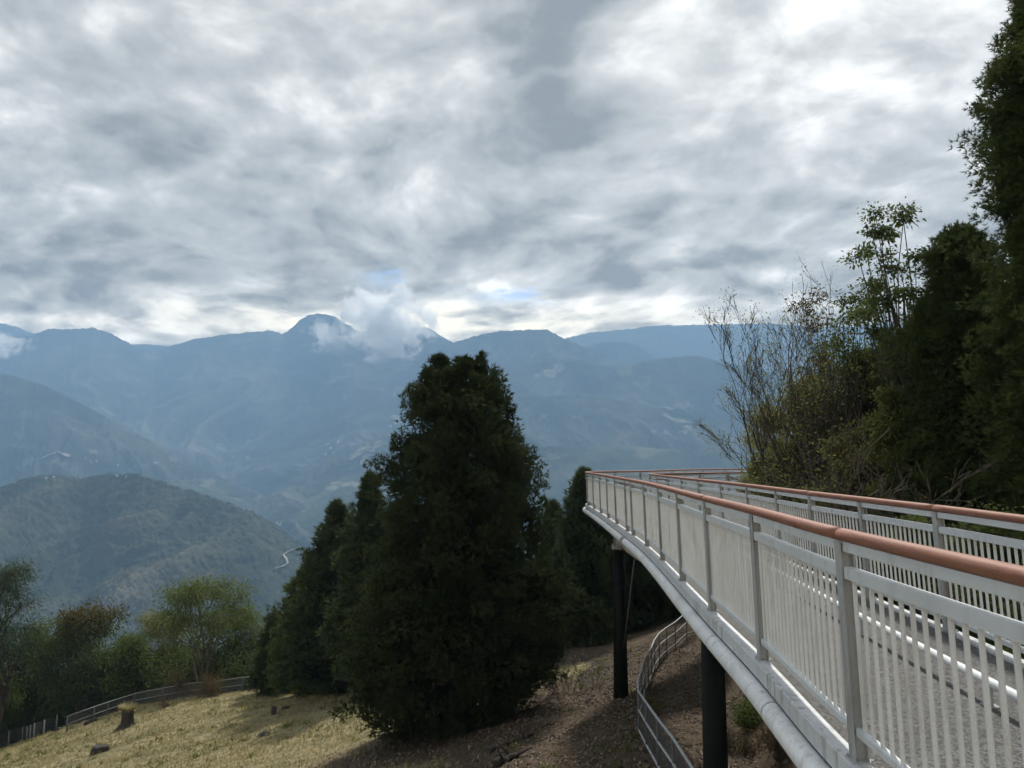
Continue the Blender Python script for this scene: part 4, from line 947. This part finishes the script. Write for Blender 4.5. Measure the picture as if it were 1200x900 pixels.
X, Y = scatter(5200, -45, 8, 14, 70, lambda X, Y, e: (X > -.72*Y-2)*(X < 3+np.maximum(Y-8, 0)*.1)*np.clip(1.7*(fbm(X*.22, Y*.22, 3, 61)-.36), .03, .8))
n = len(X); C = np.repeat(np.stack([X, Y, gz(X, Y)], -1), 9, 0)+rng.normal(size=(n*9, 3))*np.array((.10, .10, .0)); D = rng.normal(size=(n*9, 3))*.6+np.array((0, 0, 1.)); hgt = np.repeat(rng.uniform(.12, .38, n), 9)
D = unit(D); S = unit(np.cross(D, rng.normal(size=D.shape)))*.028; V = np.stack([C-S, C+S, C+D*hgt[:, None]], 1).reshape(-1, 3)
tag(npmesh('weeds', V, np.arange(len(V)).reshape(-1, 3), M['leaf_mix'], tint=np.repeat(np.repeat(rng.uniform(0, 1, n), 9), 3)), 'low green weeds growing through the dry grass', 'weeds', kind='stuff')
m_litter, g_, b_, _ = mat('dead_leaf_litter'); t_ = g_.n('ShaderNodeAttribute', attribute_name='tint').outputs['Fac']
g_.set(b_, 'Base Color', g_.mix(t_, (.045, .032, .022), (.33, .26, .18))); g_.set(b_, 'Roughness', .9)
X, Y = scatter(110000, -8, 9, 11, 42, lambda X, Y, e: np.clip(e-.15, 0, 1)*np.clip(.2+1.6*(fbm(X*.6, Y*.6, 3, 19)-.3), .05, 1)*(X < 6.5+np.maximum(Y-8, 0)*.1))
n = len(X); C = np.stack([X, Y, gz(X, Y)+.015], -1); D = np.stack([rng.normal(size=n), rng.normal(size=n), rng.uniform(-.1, .35, n)], -1)
V, F = rhombs(rng, C, D, .085, .045); tag(npmesh('leaf_litter', V, F, m_litter, tint=np.repeat(rng.uniform(0, 1, n)**2.0, 4)), 'dead leaves and chips scattered over the bare slope', 'litter', kind='stuff')
m_stone, g_, b_, _ = mat('grey_brown_stone'); n_ = g_.noise(obj_co(g_), 6., 4, .6); g_.set(b_, 'Base Color', g_.mix(n_, (.09, .075, .06), (.26, .23, .19))); g_.set(b_, 'Roughness', .9)
X, Y = scatter(5000, -6, 9, 11, 40, lambda X, Y, e: np.clip(e-.2, 0, 1)*(X < 6.5+np.maximum(Y-8, 0)*.1)); n = len(X)
ico = np.array([(1, 0, 0), (-1, 0, 0), (0, 1, 0), (0, -1, 0), (0, 0, 1), (0, 0, -1)], float); icf = np.array([(0, 2, 4), (2, 1, 4), (1, 3, 4), (3, 0, 4), (2, 0, 5), (1, 2, 5), (3, 1, 5), (0, 3, 5)])
s = (rng.uniform(.015, .05, n)*rng.choice([1, 1, 1, 1.8], n))[:, None, None]; V = np.stack([X, Y, gz(X, Y)], -1)[:, None]+ico[None]*s*rng.uniform(.5, 1.3, (n, 6, 3))
tag(npmesh('gravel', V.reshape(-1, 3), (icf[None]+np.arange(n)[:, None, None]*6).reshape(-1, 3), m_stone), 'small stones strewn over the bare slope', 'gravel', kind='stuff')

# ------------------------------------------------------------------ haze and clinging clouds
HAZE = 1.65e-4
m_haze = bpy.data.materials.new('valley_air'); m_haze.use_nodes = True; g = G(m_haze.node_tree); out = g.n('ShaderNodeOutputMaterial')
pv = g.n('ShaderNodeVolumePrincipled'); g.set(pv, 'Color', (.39, .625, .93, 1)); g.set(pv, 'Density', HAZE); g.set(pv, 'Anisotropy', .0)
g.t.links.new(pv.outputs[0], out.inputs['Volume'])
mb = MB(); mb.box((0, 4300, 480), (11000, 0, 0), (0, 5600, 0), (0, 0, 985)); hz = mb.build('haze', m_haze); tag(hz, 'pale blue air filling the valley', kind='stuff')

def cloud(label, px, py, d, sx, sy, sz, dens, seed, sc=2.2, cut=.35):
    P = at(px, py, d); mt = bpy.data.materials.new('cloud_vapour'); mt.use_nodes = True; g = G(mt.node_tree); out = g.n('ShaderNodeOutputMaterial')
    co = g.n('ShaderNodeTexCoord').outputs['Object']
    v = g.vm('MULTIPLY', co, (sx/sz, sy/sz, 1.)); v = g.vm('ADD', v, (seed*3.1, seed*1.7, seed*.9))
    nz = g.noise(v, sc, 6, .58, .3)
    r = g.vm('LENGTH', co, out=1)
    dn = g.m('SUBTRACT', g.m('MULTIPLY', g.m('SUBTRACT', nz, .5), 3.4), g.m('SUBTRACT', g.m('MULTIPLY', r, 1.5), .80))
    dn = g.m('MULTIPLY', g.mr(dn, 0., cut), g.mr(r, .8, .99, 1., 0.))
    pv = g.n('ShaderNodeVolumePrincipled'); g.set(pv, 'Color', (1., 1., 1., 1)); g.set(pv, 'Density', g.m('MULTIPLY', dn, dens)); g.set(pv, 'Anisotropy', .5)
    g.t.links.new(pv.outputs[0], out.inputs['Volume'])
    m = MB(); prof = [(max(.001, math.sin(math.pi*i/12)), -math.cos(math.pi*i/12)) for i in range(13)]; m.lathe((0, 0, 0), prof, 20)
    o = m.build('cloud', mt); o.location = P; o.scale = (sx, sy, sz); mt.cycles.volume_step_rate = .7 if hasattr(mt, 'cycles') and hasattr(mt.cycles, 'volume_step_rate') else 1
    return tag(o, label, 'cloud', kind='stuff')
cloud('white cloud clinging to the right side of the pointed peak', 450, 376, 5900, 620, 460, 440, .015, 2, 2.3)
cloud('thin cloud wisp lying across the face of the pointed peak', 386, 394, 5700, 270, 220, 210, .006, 5, 2.2)
cloud('small cloud against the mountain at the left border', 0, 404, 5500, 290, 240, 165, .010, 7, 2.2)

# ------------------------------------------------------------------ sky, sun
SUN_EL, SUN_AZ = R(47), R(11)                 # azimuth to the right of the view direction
sd = np.array((math.sin(SUN_AZ)*math.cos(SUN_EL), math.cos(SUN_AZ)*math.cos(SUN_EL), math.sin(SUN_EL)))
SKY_B0, SKY_B1 = (.58, .585, .59), (.72, .72, .71)
SKY_M0, SKY_M1 = (.265, .284, .300), (.39, .405, .413)
SKY_S0, SKY_S1, AIR = (.138, .157, .178), (.205, .225, .245), (.122, .196, .292)
def world():
    w = bpy.data.worlds.new('World'); scene.world = w; w.use_nodes = True; g = G(w.node_tree)
    out = g.n('ShaderNodeOutputWorld'); bg = g.n('ShaderNodeBackground'); g.t.links.new(bg.outputs[0], out.inputs[0])
    STR = .1; g.set(bg, 'Strength', STR)
    sky = g.n('ShaderNodeTexSky'); sky.sky_type = 'NISHITA'; sky.sun_disc = False; sky.sun_elevation = SUN_EL; sky.sun_rotation = SUN_AZ; sky.altitude = 1700
    D = g.n('ShaderNodeTexCoord').outputs['Generated']; D = g.vm('NORMALIZE', D); x, y, z = g.sep(D)
    zc = g.m('MAXIMUM', z, 0.)
    # cloud sheets on planes overhead
    inv = g.m('DIVIDE', 1., g.m('ADD', zc, .22)); u = g.m('MULTIPLY', x, inv); v = g.m('MULTIPLY', y, inv)
    P = g.comb(u, v, 0.)
    def warp(vec, sc, amt, det=3.):
        w_ = g.n('ShaderNodeTexNoise'); g.set(w_, 'Vector', vec); g.set(w_, 'Scale', sc); g.set(w_, 'Detail', det)
        return g.vm('ADD', vec, g.vm('SCALE', g.vm('SUBTRACT', w_.outputs['Color'], (.5, .5, .5)), scale=amt))
    Pw = warp(P, 1.1, .40, 2.); Pf = warp(Pw, 7., .045, 4.)
    big = g.noise(g.vm('MULTIPLY', Pw, (.8, 1., 1.)), 1.3, 2, .5)
    rot = g.n('ShaderNodeVectorRotate', rotation_type='Z_AXIS'); g.set(rot, 'Vector', Pf); g.set(rot, 'Angle', R(38))
    cel = g.noise(g.vm('MULTIPLY', rot.outputs[0], (1.0, 1.5, 1.)), 3.0, 3, .5)
    cel2 = g.noise(g.vm('ADD', g.vm('MULTIPLY', Pf, (1.15, 1., 1.)), (7., 3., 0.)), 9., 4, .55)
    def cells(vec, sc, rnd=.9):
        v_ = g.n('ShaderNodeTexVoronoi', feature='SMOOTH_F1'); g.set(v_, 'Vector', vec); g.set(v_, 'Scale', sc); g.set(v_, 'Smoothness', .55); g.set(v_, 'Randomness', rnd)
        return g.m('SUBTRACT', 1., v_.outputs['Distance'])
    Pc = warp(Pf, 5., .10, 3.)
    puff = g.m('ADD', g.m('MULTIPLY', cells(g.vm('MULTIPLY', Pc, (1., 1.25, 1.)), 4.2), .6), g.m('MULTIPLY', cells(g.vm('ADD', Pc, (3., 5., 0.)), 9.5), .4))
    fin = g.noise(g.vm('ADD', g.vm('MULTIPLY', Pf, (1.3, 1., 1.)), (3., 11., 0.)), 26., 6, .62)
    den = g.m('ADD', g.m('ADD', g.m('MULTIPLY', big, .30), g.m('MULTIPLY', cel, .34)), g.m('ADD', g.m('ADD', g.m('MULTIPLY', cel2, .17), g.m('MULTIPLY', fin, .09)), g.m('MULTIPLY', g.m('SUBTRACT', puff, .16), .30)))
    def gauss(px, py, s, sy=None):
        d = unit(ray(px, py)); rgt = unit(np.cross(d, (0, 0, 1))); upv = np.cross(rgt, d)
        a = g.vm('DOT_PRODUCT', D, tuple(rgt), out=1); b = g.vm('DOT_PRODUCT', D, tuple(upv), out=1)
        q = g.m('ADD', g.m('POWER', g.m('DIVIDE', a, s), 2.), g.m('POWER', g.m('DIVIDE', b, sy or s), 2.))
        front = g.m('GREATER_THAN', g.vm('DOT_PRODUCT', D, tuple(d), out=1), 0.)
        return g.m('MULTIPLY', g.m('EXPONENT', g.m('MULTIPLY', q, -1.)), front)
    dark = g.m('MULTIPLY', gauss(635, 70, .062, .13), .17)
    for (a_, b_, c_, d_, e_) in ((560, 235, .10, .09, .05), (300, 215, .20, .10, .05), (760, 130, .10, .045, .06), (850, 300, .18, .07, .04), (330, 330, .16, .035, .05)):
        dark = g.m('ADD', dark, g.m('MULTIPLY', gauss(a_, b_, c_, d_), e_))
    lit = gauss(500, 366, .28, .030)
    den = g.m('SUBTRACT', g.m('ADD', den, dark), g.m('MULTIPLY', gauss(900, 10, .40, .17), .06))
    den = g.m('SUBTRACT', den, g.m('MULTIPLY', lit, .06))
    glow = g.m('POWER', g.m('MAXIMUM', g.vm('DOT_PRODUCT', D, tuple(sd), out=1), 0.), 3.)
    body = g.mr(den, .545, .70)                               # thick parts of the sheet go darker grey
    gapk = g.m('POWER', g.mr(den, .575, .445, smooth=False), 1.6)                             # thin places let the light through
    bright = g.mix(glow, SKY_B0, SKY_B1); mid = g.mix(glow, SKY_M0, SKY_M1); shade = g.mix(glow, SKY_S0, SKY_S1)
    c = g.mix(body, mid, shade); c = g.mix(gapk, c, bright)
    # light leaking under the sheet near the ridge: warm cream band
    low = g.m('MULTIPLY', g.m('EXPONENT', g.m('MULTIPLY', g.m('POWER', g.m('DIVIDE', g.m('SUBTRACT', zc, .16), .045), 2.), -1.)), g.mr(den, .42, .60, 1., .0))
    c = g.mix(g.m('MULTIPLY', low, g.m('ADD', .15, g.m('MULTIPLY', lit, 1.5)), clamp=True), c, (.72, .68, .57))
    gapn = g.noise(g.vm('MULTIPLY', P, (1., 1.6, 1.)), 3.4, 5, .6)
    gap = g.m('ADD', gauss(480, 326, .05, .013), g.m('MULTIPLY', gauss(612, 344, .06, .012), .9)); gap = g.m('MULTIPLY', gap, g.mr(gapn, .44, .58))
    skyc = g.vm('SCALE', sky.outputs[0], scale=1.5)
    # what the sheet itself gives off, before the blue air in front of it
    T = g.m('EXPONENT', g.m('DIVIDE', -.235, g.m('MAXIMUM', zc, .15)))
    c = g.vm('SUBTRACT', c, g.vm('SCALE', AIR, scale=g.m('SUBTRACT', 1., T)))
    c = g.vm('MAXIMUM', g.vm('SCALE', c, scale=g.m('DIVIDE', 1., T)), (.02, .02, .02))
    c10 = g.vm('SCALE', c, scale=1./STR)
    res = g.mix(g.m('MULTIPLY', gap, .95, clamp=True), c10, skyc)
    below = g.mr(z, -.05, .0, 0., 1.)
    res = g.mix(below, (2.2, 2.6, 3.0), res)
    g.set(bg, 'Color', res)
    try: w.cycles.sampling_method = 'MANUAL'; w.cycles.sample_map_resolution = 1024
    except Exception: pass
world()
L = bpy.data.lights.new('sun', 'SUN'); L.energy = 3.6; L.angle = R(5); L.color = (1., .945, .86)
so = bpy.data.objects.new('sun', L); link(so); so.rotation_euler = Vector(tuple(-sd)).to_track_quat('-Z', 'Y').to_euler()

cam = bpy.data.cameras.new('camera'); co = bpy.data.objects.new('camera', cam); link(co)
cam.sensor_width = 36; cam.sensor_fit = 'HORIZONTAL'; cam.lens = 27; cam.clip_start = .05; cam.clip_end = 60000
co.location = (0, 0, 0); co.rotation_euler = (math.pi/2+PITCH, 0, 0); scene.camera = co

scene.view_settings.view_transform = 'Standard'; scene.view_settings.look = 'None'; scene.view_settings.gamma = 1; scene.view_settings.exposure = .5; scene.view_settings.use_curve_mapping = False
cy = scene.cycles
cy.use_denoising = True
try: cy.denoiser = 'OPENIMAGEDENOISE'; cy.denoising_input_passes = 'RGB'; cy.denoising_prefilter = 'ACCURATE'
except Exception: pass
cy.max_bounces = 10; cy.diffuse_bounces = 3; cy.glossy_bounces = 2; cy.transmission_bounces = 4; cy.volume_bounces = 8; cy.transparent_max_bounces = 24
cy.volume_step_rate = 1.; cy.volume_max_steps = 256
cy.use_adaptive_sampling = True; cy.adaptive_threshold = .02; cy.sample_clamp_indirect = 4
